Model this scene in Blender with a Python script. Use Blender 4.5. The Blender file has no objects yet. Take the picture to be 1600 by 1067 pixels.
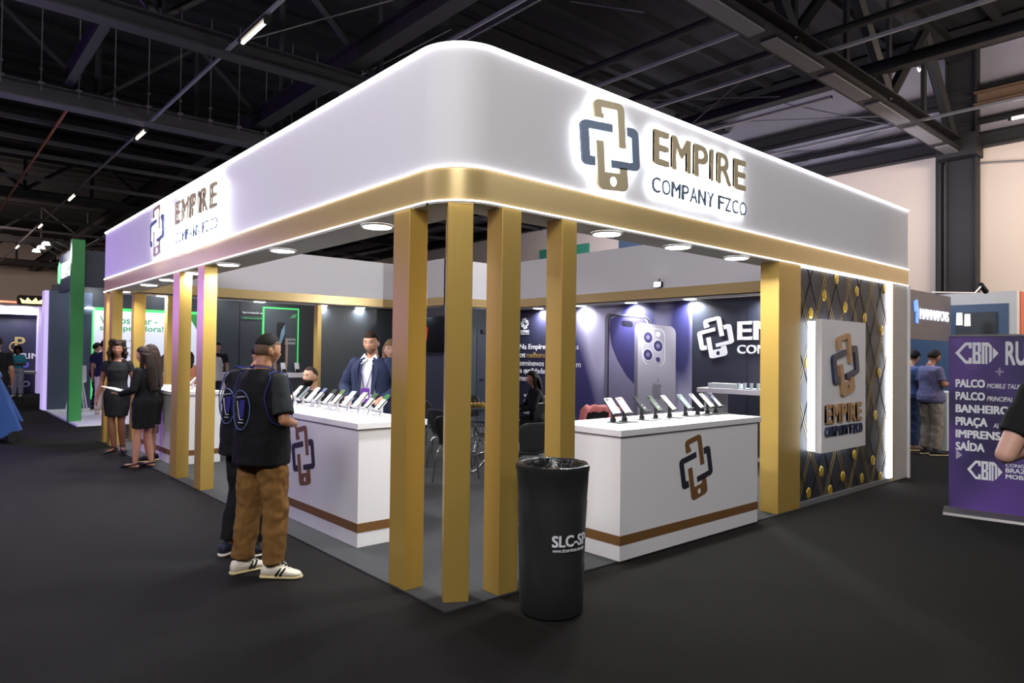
import bpy, bmesh, math, random
from mathutils import Vector, Matrix, noise
random.seed(7)
PI = math.pi
S = bpy.context.scene
COL = S.collection

# ------------------------------------------------------------------ camera, world, exposure, big lights
cam_d = bpy.data.cameras.new('camera'); cam = bpy.data.objects.new('camera', cam_d); COL.objects.link(cam)
cam_d.sensor_width = 36; cam_d.lens = 1076.03 * 36 / 1600; cam_d.clip_start = .05; cam_d.clip_end = 300
_r = Vector((0.7514011, -0.6597424, 0.0116730)); _u = Vector((-0.0206533, -0.0058336, 0.9997697)); _f = Vector((0.6595224, 0.7514692, 0.0180092))
CAMPOS = Vector((-2.4909, -3.4170, 1.58))
M4 = Matrix.Identity(4)
for i in range(3):
    M4[i][0] = _r[i]; M4[i][1] = _u[i]; M4[i][2] = -_f[i]; M4[i][3] = CAMPOS[i]
cam.matrix_world = M4; S.camera = cam
S.view_settings.view_transform = 'Standard'; S.view_settings.look = 'None'; S.view_settings.gamma = 1
S.view_settings.exposure = 0.0; S.view_settings.use_curve_mapping = False
S.cycles.use_denoising = True
S.cycles.max_bounces = 6; S.cycles.diffuse_bounces = 3; S.cycles.glossy_bounces = 3
S.cycles.sample_clamp_indirect = 4
W = bpy.data.worlds.new('world'); S.world = W; W.use_nodes = True
W.node_tree.nodes['Background'].inputs[0].default_value = (.50, .52, .60, 1)
W.node_tree.nodes['Background'].inputs[1].default_value = .06

def area(name, loc, target, sx, sy, power, col=(1, 1, 1), spread=None):
    d = bpy.data.lights.new(name, 'AREA'); d.shape = 'RECTANGLE'; d.size = sx; d.size_y = sy; d.energy = power; d.color = col
    if spread: d.spread = math.radians(spread)
    o = bpy.data.objects.new(name, d); COL.objects.link(o); o.location = loc
    o.rotation_euler = (Vector(target) - Vector(loc)).to_track_quat('-Z', 'Y').to_euler()
    return o
# the hall's own rows of luminaires (those in the aisle in front of the stand, behind the camera), plus added fills for the upper wall
area('hall_light_aisle', (-5.5, -5.0, 6.2), (1.5, 1.0, 2.2), 4, 1.2, 520, (1, .98, .96))
area('hall_light_left', (-6.0, 4.0, 6.2), (0, 6.0, 2.0), 6, 1.2, 300, (.92, .86, 1))
area('hall_light_right', (6.0, -6.5, 6.2), (5, 0, 2.0), 6, 1.2, 150, (.98, .98, 1))
area('hall_light_wall', (11.5, -4.5, 5.6), (16, -1, 3.2), 4, 1.0, 560, (1, .84, .68))
area('hall_light_wall_far', (11.0, 10.0, 4.6), (16, 9, 5.5), 5, 1.0, 300, (.93, .9, 1))
area('upper_wall_fill', (12.6, 2.5, 4.6), (16, 4.5, 7.9), 3, 1.0, 80, (.9, .88, 1))  # added fill without a fixture, brightens the upper cladding
area('upper_wall_fill_near', (12.6, -4, 5.0), (16, -2, 7.9), 3, 1.0, 50, (1, .86, .76))  # second added fill, no fixture, for the nearer stretch of upper wall
# violet stage lighting of the stand at the end of the left aisle
area('violet_stand_light', (-4.2, 13.5, 2.6), (0.2, 7.2, 1.6), 1.5, 1.5, 230, (.42, .2, 1))
area('far_stand_light', (-4, 30, 5.6), (1, 50, 4), 6, 1, 900, (1, .8, .7))

# ------------------------------------------------------------------ materials
def lin(c): return tuple(((v / 255) / 12.92 if v / 255 <= .04045 else ((v / 255 + .055) / 1.055) ** 2.4) for v in c)
def mat(name, rgb, rough=.5, metal=0, var=.06, scale=8, bump=0, bscale=60, emit=0, ecol=None, spec=None, stretch=None, alpha=None):
    m = bpy.data.materials.new(name); m.use_nodes = True
    nt = m.node_tree; b = nt.nodes['Principled BSDF']
    c = lin(rgb)
    b.inputs['Roughness'].default_value = rough; b.inputs['Metallic'].default_value = metal
    if spec is not None: b.inputs['Specular IOR Level'].default_value = spec
    tc = nt.nodes.new('ShaderNodeTexCoord')
    src = tc.outputs['Object']
    if stretch:
        mp = nt.nodes.new('ShaderNodeMapping'); mp.inputs['Scale'].default_value = stretch
        nt.links.new(src, mp.inputs['Vector']); src = mp.outputs['Vector']
    n = nt.nodes.new('ShaderNodeTexNoise'); n.inputs['Scale'].default_value = scale; n.inputs['Detail'].default_value = 4
    nt.links.new(src, n.inputs['Vector'])
    mx = nt.nodes.new('ShaderNodeMix'); mx.data_type = 'RGBA'
    mx.inputs['A'].default_value = (*[max(0, v * (1 - var)) for v in c], 1); mx.inputs['B'].default_value = (*[min(1, v * (1 + var)) for v in c], 1)
    nt.links.new(n.outputs['Fac'], mx.inputs['Factor']); nt.links.new(mx.outputs['Result'], b.inputs['Base Color'])
    if bump:
        n2 = nt.nodes.new('ShaderNodeTexNoise'); n2.inputs['Scale'].default_value = bscale; n2.inputs['Detail'].default_value = 3
        nt.links.new(src, n2.inputs['Vector'])
        bp = nt.nodes.new('ShaderNodeBump'); bp.inputs['Strength'].default_value = bump; bp.inputs['Distance'].default_value = .01
        nt.links.new(n2.outputs['Fac'], bp.inputs['Height']); nt.links.new(bp.outputs['Normal'], b.inputs['Normal'])
    if emit:
        b.inputs['Emission Color'].default_value = (*(lin(ecol) if ecol else c), 1); b.inputs['Emission Strength'].default_value = emit
    if alpha is not None:
        b.inputs['Alpha'].default_value = alpha
    return m
WHITE = mat('white laminate', (228, 226, 228), .45, var=.015, scale=3)
FASCIA = mat('white fascia vinyl', (224, 222, 226), .62, var=.012, scale=1.5)
GOLD = mat('satin gold paint', (186, 154, 78), .36, .3, var=.05, scale=3, bump=.05, bscale=30, stretch=(1, 1, .15))
GOLDF = mat('gold foil', (198, 172, 118), .3, .3, var=.04, scale=2)
BRONZE = mat('bronze print', (120, 84, 44), .5, .1, var=.03)
LETGOLD = mat('champagne acrylic', (188, 172, 138), .4, .2, var=.02)
LETNAVY = mat('slate blue acrylic', (104, 122, 150), .4, .1, var=.02)
NAVY = mat('navy print', (30, 32, 46), .5, var=.03)
LED = mat('led strip', (255, 255, 255), .5, emit=5, ecol=(252, 250, 255))
HALO = mat('sign backlight', (255, 255, 255), .5, emit=16, ecol=(244, 250, 255))
HALOL = mat('strong sign backlight', (255, 255, 255), .5, emit=170, ecol=(236, 240, 255))
LAMP = mat('lamp diffuser', (255, 255, 255), .5, emit=14, ecol=(250, 252, 255))
TUBE = mat('fluorescent tube', (255, 245, 225), .5, emit=9, ecol=(255, 236, 210))
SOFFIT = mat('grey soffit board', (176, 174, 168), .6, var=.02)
CARPET = mat('black hall carpet', (27, 26, 24), .96, var=.14, scale=2.2, bump=.5, bscale=260, spec=.15)
GREYC = mat('grey stand carpet', (68, 68, 70), .95, var=.22, scale=40, bump=.4, bscale=300, spec=.15)
WALLN = mat('charcoal navy panel', (38, 42, 54), .42, var=.04, scale=2)
WALLD = mat('dark slate panel', (44, 50, 56), .45, var=.05, scale=1.5)
BLACK = mat('black plastic', (18, 18, 20), .4, var=.05)
BLKM = mat('matt black steel', (24, 24, 26), .55, .2, var=.1, scale=4)
CHROME = mat('chrome', (200, 200, 204), .12, 1, var=.01)
PRINTW = mat('white print', (228, 228, 234), .6, var=.01)
STEEL = mat('grey steel', (118, 116, 118), .55, .2, var=.12, scale=3)

# ------------------------------------------------------------------ mesh helpers
def new(): return bmesh.new()
def box(bm, x0, x1, y0, y1, z0, z1, m=None):
    vs = [bm.verts.new(p) for p in ((x0, y0, z0), (x1, y0, z0), (x1, y1, z0), (x0, y1, z0), (x0, y0, z1), (x1, y0, z1), (x1, y1, z1), (x0, y1, z1))]
    for f in ((3, 2, 1, 0), (4, 5, 6, 7), (0, 1, 5, 4), (1, 2, 6, 5), (2, 3, 7, 6), (3, 0, 4, 7)): bm.faces.new([vs[i] for i in f])
    if m is not None:
        for v in vs: v.co = m @ v.co
    return bm
def prism(bm, pts, z0, z1, m=None):
    a = [bm.verts.new((x, y, z0)) for x, y in pts]; b = [bm.verts.new((x, y, z1)) for x, y in pts]
    n = len(pts); bm.faces.new(a[::-1]); bm.faces.new(b)
    for i in range(n): bm.faces.new((a[i], a[(i + 1) % n], b[(i + 1) % n], b[i]))
    if m is not None:
        for v in a + b: v.co = m @ v.co
    return bm
def ring_basis(d):
    d = d.normalized(); a = Vector((0, 0, 1)) if abs(d.z) < .9 else Vector((1, 0, 0))
    u = d.cross(a).normalized(); return u, d.cross(u).normalized()
def tube(bm, pts, rad, n=10, caps=True):
    """tube through pts; rad a number or list; flat caps"""
    pts = [Vector(p) for p in pts]; k = len(pts)
    rr = rad if isinstance(rad, (list, tuple)) else [rad] * k
    rings = []; u = None
    for i, p in enumerate(pts):
        d = (pts[min(i + 1, k - 1)] - pts[max(i - 1, 0)]).normalized()
        if u is None: u, w = ring_basis(d)
        else:
            u = (u - d * u.dot(d)).normalized(); w = d.cross(u)
        rings.append([bm.verts.new(p + (u * math.cos(2 * PI * j / n) + w * math.sin(2 * PI * j / n)) * rr[i]) for j in range(n)])
    for a, b in zip(rings, rings[1:]):
        for j in range(n): bm.faces.new((a[j], a[(j + 1) % n], b[(j + 1) % n], b[j]))
    if caps: bm.faces.new(rings[0][::-1]); bm.faces.new(rings[-1])
    return bm
def loft(bm, rings, caps=True, closed=True):
    rs = [[bm.verts.new(p) for p in r] for r in rings]; n = len(rs[0])
    for a, b in zip(rs, rs[1:]):
        for j in range(n if closed else n - 1): bm.faces.new((a[j], a[(j + 1) % n], b[(j + 1) % n], b[j]))
    if caps: bm.faces.new(rs[0][::-1]); bm.faces.new(rs[-1])
    return bm
def ell(c, a, b, n=20, rot=0, sq=2.0):
    out = []
    for j in range(n):
        t = 2 * PI * j / n; ct, st = math.cos(t), math.sin(t)
        x = a * math.copysign(abs(ct) ** (2 / sq), ct); y = b * math.copysign(abs(st) ** (2 / sq), st)
        out.append((c[0] + x * math.cos(rot) - y * math.sin(rot), c[1] + x * math.sin(rot) + y * math.cos(rot), c[2]))
    return out
def sphere(bm, c, r, seg=14, rings=10, m=None):
    rx, ry, rz = r if isinstance(r, (tuple, list)) else (r, r, r)
    c = Vector(c); top = bm.verts.new((0, 0, rz)); bot = bm.verts.new((0, 0, -rz)); rs = []
    for i in range(1, rings):
        p = PI * i / rings
        rs.append([bm.verts.new((rx * math.sin(p) * math.cos(2 * PI * j / seg), ry * math.sin(p) * math.sin(2 * PI * j / seg), rz * math.cos(p))) for j in range(seg)])
    for a, b in zip(rs, rs[1:]):
        for j in range(seg): bm.faces.new((a[j], b[j], b[(j + 1) % seg], a[(j + 1) % seg]))
    for j in range(seg):
        bm.faces.new((top, rs[0][j], rs[0][(j + 1) % seg])); bm.faces.new((bot, rs[-1][(j + 1) % seg], rs[-1][j]))
    for v in [top, bot] + [v for r_ in rs for v in r_]:
        v.co = (m @ v.co if m is not None else v.co) + c
    return bm
def obj(name, bm, m, parent=None, smooth=False, **props):
    bmesh.ops.recalc_face_normals(bm, faces=bm.faces[:])
    me = bpy.data.meshes.new(name); bm.to_mesh(me); bm.free()
    if smooth:
        for p in me.polygons: p.use_smooth = True
    if m: me.materials.append(m)
    o = bpy.data.objects.new(name, me); COL.objects.link(o)
    if parent: o.parent = parent
    for k, v in props.items(): o[k] = v
    return o
def bevel(o, w=.004, seg=2):
    md = o.modifiers.new('bevel', 'BEVEL'); md.width = w; md.segments = seg; md.limit_method = 'ANGLE'; return o
def thing(name, label, cat, loc=(0, 0, 0), rz=0, group=None):
    o = bpy.data.objects.new(name, None); COL.objects.link(o); o.location = loc; o.rotation_euler = (0, 0, rz)
    o.empty_display_size = .1; o['label'] = label; o['category'] = cat
    if group: o['group'] = group
    return o
def tag(o, label, cat, group=None):
    o['label'] = label; o['category'] = cat
    if group: o['group'] = group
    return o
def struct(name, bm, m, label=None, smooth=False):
    o = obj(name, bm, m, smooth=smooth); o['kind'] = 'structure'
    if label: o['label'] = label
    return o
def dup(o, parent=None, **kw):
    c = o.copy(); COL.objects.link(c)
    if parent: c.parent = parent
    for ch in o.children: dup(ch, c)
    return c
def basis(origin, right, up):
    """matrix placing local x,y (z = outward) in the world"""
    r = Vector(right).normalized(); u = Vector(up).normalized(); n = r.cross(u)
    m = Matrix.Identity(4)
    for i in range(3): m[i][0] = r[i]; m[i][1] = u[i]; m[i][2] = n[i]; m[i][3] = origin[i]
    return m
_tc = {}
def text_bm(s, w, h, depth=.002, bold=.0, sx=None, shear=0):
    """bmesh of lettering scaled to fill w x h (w None keeps the aspect), origin bottom left, front at +z"""
    cu = bpy.data.curves.new('lettering', 'FONT'); cu.body = s; cu.size = 1; cu.extrude = .5; cu.shear = shear; cu.resolution_u = 3
    o = bpy.data.objects.new('lettering', cu)
    me = bpy.data.meshes.new_from_object(o); bm = bmesh.new(); bm.from_mesh(me)
    bpy.data.objects.remove(o); bpy.data.curves.remove(cu)
    if abs(bold) > .004:                      # heavier strokes: the outline laid over itself, shifted
        for q_, (dx_, dy_) in enumerate(((-1, -.6), (1, -.6), (-1, .6), (1, .6))):
            n0 = len(bm.verts); bm.from_mesh(me); bm.verts.ensure_lookup_table()
            for v in bm.verts[n0:]: v.co.x += dx_ * bold; v.co.y += dy_ * bold; v.co.z -= .03 * (q_ + 1)
    bpy.data.meshes.remove(me)
    xs = [v.co.x for v in bm.verts]; ys = [v.co.y for v in bm.verts]
    x0, x1, y0, y1 = min(xs), max(xs), min(ys), max(ys)
    ky = h / (y1 - y0); kx = w / (x1 - x0) if w else ky * (sx or 1)
    for v in bm.verts: v.co = Vector(((v.co.x - x0) * kx, (v.co.y - y0) * ky, (v.co.z + .5) * depth))
    return bm
def letter(name, s, m, mw, w, h, depth=.002, bold=0, parent=None, dz=0, shear=0, **props):
    bm = text_bm(s, w, h, depth, bold, shear=shear)
    bm.transform(mw @ Matrix.Translation((0, 0, dz)))
    return obj(name, bm, m, parent, **props)
def arcpts(cx, cy, r, a0, a1, n): return [(cx + r * math.cos(a0 + (a1 - a0) * i / n), cy + r * math.sin(a0 + (a1 - a0) * i / n)) for i in range(n + 1)]
def rr(x0, x1, y0, y1, r, n=5):
    p = []
    for cx, cy, a in ((x1 - r, y0 + r, -PI / 2), (x1 - r, y1 - r, 0), (x0 + r, y1 - r, PI / 2), (x0 + r, y0 + r, PI)): p += arcpts(cx, cy, r, a, a + PI / 2, n)
    return p
# the emblem, two interlocked phones: unit grid 10 x 15
def c_(x, y, r, a): return arcpts(x, y, r, a, a - PI / 2, 4)
EMB = {
 'gold_top': [(2.4, 11.9)] + c_(3.4, 14.0, 1.0, PI) + c_(6.6, 14.0, 1.0, PI / 2) + [(7.6, 7.4), (6.35, 7.4), (6.35, 13.75), (3.65, 13.75), (3.65, 12.75), (3.95, 12.75), (3.95, 11.9)],
 'gold_bottom': [(2.4, 8.1), (3.65, 8.1), (3.65, 3.0), (6.2, 3.0), (6.2, 4.0), (7.6, 4.0)] + c_(6.6, 1.0, 1.0, 0) + c_(3.4, 1.0, 1.0, -PI / 2),
 'navy_left': [(0, 4.8)] + c_(1.0, 10.2, 1.0, PI) + [(5.4, 11.2), (5.4, 9.85), (1.3, 9.85), (1.3, 5.4), (2.1, 5.4), (2.1, 3.8)] + c_(1.0, 4.8, 1.0, -PI / 2),
 'navy_right': [(4.8, 5.15), (8.7, 5.15), (8.7, 9.6), (7.9, 9.6), (7.9, 11.2)] + c_(9.0, 10.2, 1.0, PI / 2) + c_(9.0, 4.8, 1.0, 0) + [(4.8, 3.8)],
}
def clean(p):
    out = []
    for q in p:
        if not out or (abs(q[0] - out[-1][0]) + abs(q[1] - out[-1][1])) > 1e-4: out.append(q)
    return out
def tri_prism(bm, pts, z0, z1, hole=None):
    """concave outline, optional round hole joined by a bridge edge"""
    pts = clean(pts)
    if hole:
        hx, hy, hr = hole; i = min(range(len(pts)), key=lambda k: (pts[k][0] - hx) ** 2 + (pts[k][1] - hy) ** 2)
        a0 = math.atan2(pts[i][1] - hy, pts[i][0] - hx); area2 = sum(pts[k][0] * pts[(k + 1) % len(pts)][1] - pts[(k + 1) % len(pts)][0] * pts[k][1] for k in range(len(pts)))
        sg = -1 if area2 > 0 else 1
        circ = [(hx + hr * math.cos(a0 + sg * 2 * PI * k / 16), hy + hr * math.sin(a0 + sg * 2 * PI * k / 16)) for k in range(17)]
        circ[-1] = (circ[0][0] + 1e-4, circ[0][1] + 1e-4)
        pts = pts[:i + 1] + circ + [(pts[i][0] + 1e-4, pts[i][1] + 1e-4)] + pts[i + 1:]
    a = [bm.verts.new((x, y, z0)) for x, y in pts]; b = [bm.verts.new((x, y, z1)) for x, y in pts]; n = len(pts)
    f1 = bm.faces.new(a[::-1]); f2 = bm.faces.new(b)
    for i in range(n): bm.faces.new((a[i], a[(i + 1) % n], b[(i + 1) % n], b[i]))
    f1.normal_update(); f2.normal_update()
    bmesh.ops.triangulate(bm, faces=[f1, f2])
def emblem(parent, mw, w, h, depth, mg, mn, z=0, back=None, backz=0, part='emblem_piece', rot=12):
    mw = mw @ Matrix.Translation((w / 2, h / 2, 0)) @ Matrix.Rotation(math.radians(rot), 4, 'Z') @ Matrix.Translation((-w / 2, -h / 2, 0))
    for k, p in EMB.items():
        bm = new(); q = [(x * w / 10, y * h / 15) for x, y in p]
        tri_prism(bm, q, z, z + depth, (5.0 * w / 10, 1.5 * h / 15, .55 * w / 10) if k == 'gold_bottom' else None)
        bm.transform(mw); o = obj(part, bm, mg if 'gold' in k else mn, parent)
        if back:
            cx = sum(a for a, b in q) / len(q); cy = sum(b for a, b in q) / len(q)
            bb = new(); tri_prism(bb, q, backz, z - .002); bb.transform(mw); obj('backlight', bb, back, o)

# ------------------------------------------------------------------ hall shell
FLOORM = CARPET
struct('floor', box(new(), -14, 16.3, -12, 54, -.1, 0), CARPET)
HALLW = mat('hall wall paint', (208, 194, 184), .8, var=.03, scale=.6)
CLAD = mat('upper cladding', (150, 146, 158), .7, var=.08, scale=1.2, stretch=(1, 6, .2))
struct('wall_right', box(new(), 16, 16.3, -12, 54, 0, 6.42), HALLW)
struct('wall_right_upper', box(new(), 16, 16.3, -12, 54, 6.42, 9.3), CLAD)
struct('wall_back', box(new(), -14, 16, 53, 53.3, 0, 9.3), HALLW)
ROOFM = mat('dark roof deck', (30, 30, 34), .8, var=.2, scale=.5, stretch=(1, .2, 1))
struct('ceiling', box(new(), -14, 16.3, -12, 54, 9.3, 9.4), ROOFM)
bm = new()
for k in range(60):
    y = -11 + k * 1.08; box(bm, -14, 16, y, y + .12, 9.12, 9.3)
struct('ceiling_rib', bm, ROOFM)
BEAM = mat('dark painted steel', (34, 33, 36), .6, .1, var=.2, scale=3)
BEAML = mat('grey beam flange', (74, 73, 78), .6, .2, var=.15, scale=3)
def ibeam_x(bm, x0, x1, y, z, h, w, t=.03):
    box(bm, x0, x1, y - w / 2, y + w / 2, z, z + t); box(bm, x0, x1, y - w / 2, y + w / 2, z + h - t, z + h); box(bm, x0, x1, y - t / 2, y + t / 2, z + t, z + h - t)
def ibeam_y(bm, y0, y1, x, z, h, w, t=.03):
    box(bm, x - w / 2, x + w / 2, y0, y1, z, z + t); box(bm, x - w / 2, x + w / 2, y0, y1, z + h - t, z + h); box(bm, x - t / 2, x + t / 2, y0, y1, z + t, z + h - t)
def beam(name, bm, m=BEAM):
    o = obj(name, bm, m); o['kind'] = 'structure'; return o
def rod(bm, a, b, r=.02, n=6): tube(bm, [a, b], r, n)
# roof trusses across the hall
for i, (y, zb, zt, hb, wb) in enumerate(((1.77, 6.33, 8.5, .28, .42), (7.96, 6.33, 8.3, .3, .3), (12.6, 6.33, 8.3, .34, .36), (24.1, 6.5, 8.3, .3, .3), (36, 6.5, 8.3, .3, .3), (46, 6.5, 8.3, .3, .3))):
    t = bpy.data.objects.new('roof_truss', None); COL.objects.link(t); t['kind'] = 'structure'
    b = new(); ibeam_x(b, -14, 15.95, y, zb, hb, wb); obj('bottom_chord', b, BEAML if i == 2 else BEAM, t)
    b = new(); ibeam_x(b, -14, 15.95, y, zt, .3, .3); obj('top_chord', b, BEAM, t)
    x = -13.0
    while x < 15:
        b = new(); rod(b, (x, y, zb + hb), (x, y, zt), .06); obj('web_post', b, BEAM, t)
        b = new(); wr_ = .12 if i == 0 else .065
        if int((x + 13) / 1.9) % 2: rod(b, (x, y, zb + hb), (x + 1.9, y, zt), wr_)
        else: rod(b, (x, y, zt), (x + 1.9, y, zb + hb), wr_)
        obj('web_diagonal', b, BEAM, t)
        x += 1.9
    if i == 0:                                    # pale cable tray lying between the flanges of the nearest truss
        b = new()
        for k in range(14): box(b, -10 + k * 1.9, -10 + k * 1.9 + 1.55, y - .13, y + .13, zb - .035, zb - .003)
        obj('cover_plate', b, STEEL, t)
# lengthwise girders and rails
for x, y0, y1, z, h, w in ((-.24, 3, 12.5, 6.7, .3, .16), (3.5, -8, 52, 6.72, .38, .3), (-6.5, -8, 52, 6.72, .3, .3), (10.6, -8, 52, 6.72, .2, .2), (6.7, -8, 52, 6.7, .1, .1), (8.45, -8, 52, 6.7, .1, .1)):
    b = new(); ibeam_y(b, y0, y1, x, z, h, w, .02); beam('ceiling_girder', b)
RAIL = mat('galvanised rail', (150, 150, 158), .4, .6, var=.1)
for x, y0, y1, z, r in ((1.26, -6, 50, 6.36, .022), (6.95, 2, 7.5, 6.5, .025), (8.6, -6, 12, 6.5, .03), (10.2, 2.2, 7.4, 6.35, .045), (4.0, -5, 50, 6.6, .02), (4.15, -5, 50, 6.6, .02), (-2.9, -5, 50, 6.4, .02), (12.9, -6, 20, 6.4, .025)):
    b = new(); box(b, x - r, x + r, y0, y1, z, z + .05); beam('cable_rail', b, RAIL if x != 4.15 else BEAML)
PIPEO = mat('orange brown pipe', (150, 84, 62), .5, .2, var=.15)
b = new(); tube(b, [(-.18, 12.8, 6.38), (-.18, 50, 6.38)], .03); beam('ceiling_pipe', b, PIPEO)
for y in (14.35, 16.0, 17.5, 20.5, 28, 31):
    b = new(); box(b, -14, 16, y - .03, y + .03, 6.4, 6.5); beam('cross_rail', b, BEAML)
# hanger rods standing on the near side of the third truss
for k in range(16):
    x = -1.3 + k * .62
    b = new(); rod(b, (x, 12.35, 6.5), (x, 12.35, 8.9), .012, 5); box(b, x - .05, x + .05, 12.31, 12.39, 6.62, 6.66); box(b, x - .03, x + .03, 12.32, 12.38, 6.9, 6.93)
    beam('hanger_rod', b, STEEL)
# tie rods
for a, c in (((5.2, 2.6, 6.4), (7.0, 5.8, 8.4)), ((9.8, 3, 6.5), (6.9, 7.8, 6.9)), ((13, 2, 6.4), (16, 6.2, 8.8)), ((12, 2, 6.4), (16, 9, 8.9)), ((15.9, 1.4, 6.1), (15.9, -5, 5.2)), ((8, 2, 6.6), (12, 7.9, 6.6)), ((3.6, 12, 6.8), (6, 8, 8.4)), ((1.3, 7.9, 6.5), (4.5, 7.9, 8.4)), ((15.9, 7.6, 6.5), (15.9, 2.2, 7.6)), ((15.9, 2.2, 6.6), (15.9, 7.6, 7.6))):
    b = new(); rod(b, a, c, .014, 5); beam('tie_rod', b, STEEL)
# right wall: column, drain pipe, girts
b = new(); box(b, 15.72, 15.98, 1.36, 1.40, 0, 9.2); box(b, 15.72, 15.98, 1.96, 2.0, 0, 9.2); box(b, 15.80, 15.86, 1.40, 1.96, 0, 9.2); box(b, 15.4, 15.98, 1.3, 2.1, 6.2, 6.7); beam('steel_column', b)
b = new(); tube(b, [(15.88, 2.16, 0), (15.88, 2.16, 6.3)], .085, 12); beam('drain_pipe', b)
for z, h, m in ((6.42, .34, BEAM), (6.98, .12, BEAM), (7.5, .34, BEAM)):
    b = new(); ibeam_y(b, -12, 53, 15.86, z, h, .2, .03); beam('wall_girt', b, m)
b = new(); ibeam_y(b, -12, 1.4, 15.75, 7.35, .3, .3); beam('wall_girt', b, mat('brown timber girt', (104, 82, 66), .6, var=.2))
b = new(); box(b, 15.6, 15.99, -12, 53, 8.75, 9.2); beam('eaves_beam', b)
# things fixed to the far side of the hall seen over the stand
tag(obj('hanging_banner', box(new(), 15.92, 16.0, 13.45, 16.0, 4.8, 5.62), mat('teal banner cloth', (58, 140, 116), .7)), 'teal green square banner hanging on the beige hall wall above the stand', 'banner')
tag(obj('wall_board', box(new(), 15.92, 16.0, 10.6, 12.03, 4.6, 5.9), mat('steel blue board', (66, 88, 112), .6)), 'steel blue board on the hall wall, seen above the stand', 'board')
# tube lights
def tube_light(x, y0, y1, label, z=6.27, along='y'):
    t = thing('tube_light', label, 'lamp', ((x, (y0 + y1) / 2, z) if along == 'y' else (x, y0, z)), 0, 'tube lights under the hall roof')
    L = abs(y1 - y0) / 2
    obj('lamp_housing', box(new(), -.05, .05, -L - .06, L + .06, .035, .085), BLKM, t)
    b = new(); tube(b, [(0, -L, 0.01), (0, L, 0.01)], .026, 10); obj('tube', b, TUBE, t, True)
    for s in (-1, 1): obj('lamp_holder', box(new(), -.03, .03, s * L - .03, s * L + .03, -.02, .05), BLKM, t)
    d = bpy.data.lights.new('tube_glow', 'AREA'); d.shape = 'RECTANGLE'; d.size = .06; d.size_y = 2 * L; d.energy = 26; d.color = (1, .9, .78)
    o = bpy.data.objects.new('tube_glow', d); COL.objects.link(o); o.parent = t; o.location = (0, 0, -.03)
tube_light(1.26, 6.25, 7.2, 'warm tube light under the roof, largest and nearest, above the white fascia')
tube_light(1.26, 12.85, 13.65, 'warm tube light in the left row, just beyond the wide grey beam')
tube_light(1.26, 21.1, 22.2, 'warm tube light in the left row, third from the camera')
tube_light(1.26, 27.8, 28.9, 'warm tube light in the left row, fourth from the camera')
tube_light(1.26, 35.0, 36.4, 'small warm tube light, farthest of the row at the left')
tube_light(13.6, -.9, .25, 'white tube light cut by the right edge of the picture')
# glowing ring hook lamp on the truss
t = thing('ring_lamp', 'small glowing curved lamp hanging beside the truss at top right', 'lamp', (12.5, 1.5, 7.36))
b = new(); tube(b, [(.07 * math.cos(a), 0, .07 * math.sin(a)) for a in [PI * (1.1 + .9 * k / 10) for k in range(11)]], .01, 6); obj('glow_tube', b, TUBE, t)
b = new(); rod(b, (.0, 0, .02), (0, .27, 1.14), .006, 5); obj('hanger', b, BLKM, t)

# ------------------------------------------------------------------ the stand: canopy ring
Z1, Z2, Z3, LX, LY = 2.546, 2.757, 3.548, 7.52, 10.04
INX, INY, INX2, INY2 = .41, .32, 7.22, 9.70
R0 = .32
struct_carpet = obj('stand_carpet', prism(new(), [(0, 0), (7.6, 0), (7.6, 10.1), (0, 10.1)], 0.001, .012), GREYC)
tag(struct_carpet, 'mid grey carpet laid under the whole gold and white stand', 'carpet')
def outline(off, r=R0):
    """outer plan of the stand pushed outwards by off, from the right end round the front corner to the left end and closed"""
    a, rr_ = -off, r
    p = [(LX + off, a)] + arcpts(a + rr_ + off, a + rr_ + off, rr_ + off, -PI / 2, -PI, 14)
    p += arcpts(a + .14 + off, LY - .14, .14 + off, PI, PI / 2, 5) + [(LX + off, LY + off)]
    return p
def skin(off, z0, z1, th=.03):
    bm = new(); o_, i_ = outline(off), outline(off - th); n = len(o_)
    rings = [[(x, y, z0) for x, y in o_], [(x, y, z1) for x, y in o_], [(x, y, z1) for x, y in i_], [(x, y, z0) for x, y in i_]]
    vs = [[bm.verts.new(p) for p in r_] for r_ in rings]
    for k in range(4):
        a, b = vs[k], vs[(k + 1) % 4]
        for j in range(n): bm.faces.new((a[j], a[(j + 1) % n], b[(j + 1) % n], b[j]))
    return bm
CAN = thing('stand_canopy', 'white fascia canopy with gold band, lit edges and rounded front corner', 'canopy')
def smooth_part(o, ang=40):
    for p in o.data.polygons: p.use_smooth = True
    md = o.modifiers.new('ws', 'EDGE_SPLIT'); md.split_angle = math.radians(ang); return o
smooth_part(obj('fascia', skin(0, Z2 + .012, Z3), FASCIA, CAN))
smooth_part(obj('gold_band', skin(.004, Z1 + .01, Z2), GOLDF, CAN))
for z, r in ((Z3 + .004, .008), (Z2 + .006, .005), (Z1 + .002, .005)):
    b = new(); o_ = outline(.012); tube(b, [(x, y, z) for x, y in o_], r, 6); obj('led_strip', b, LED, CAN)
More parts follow.
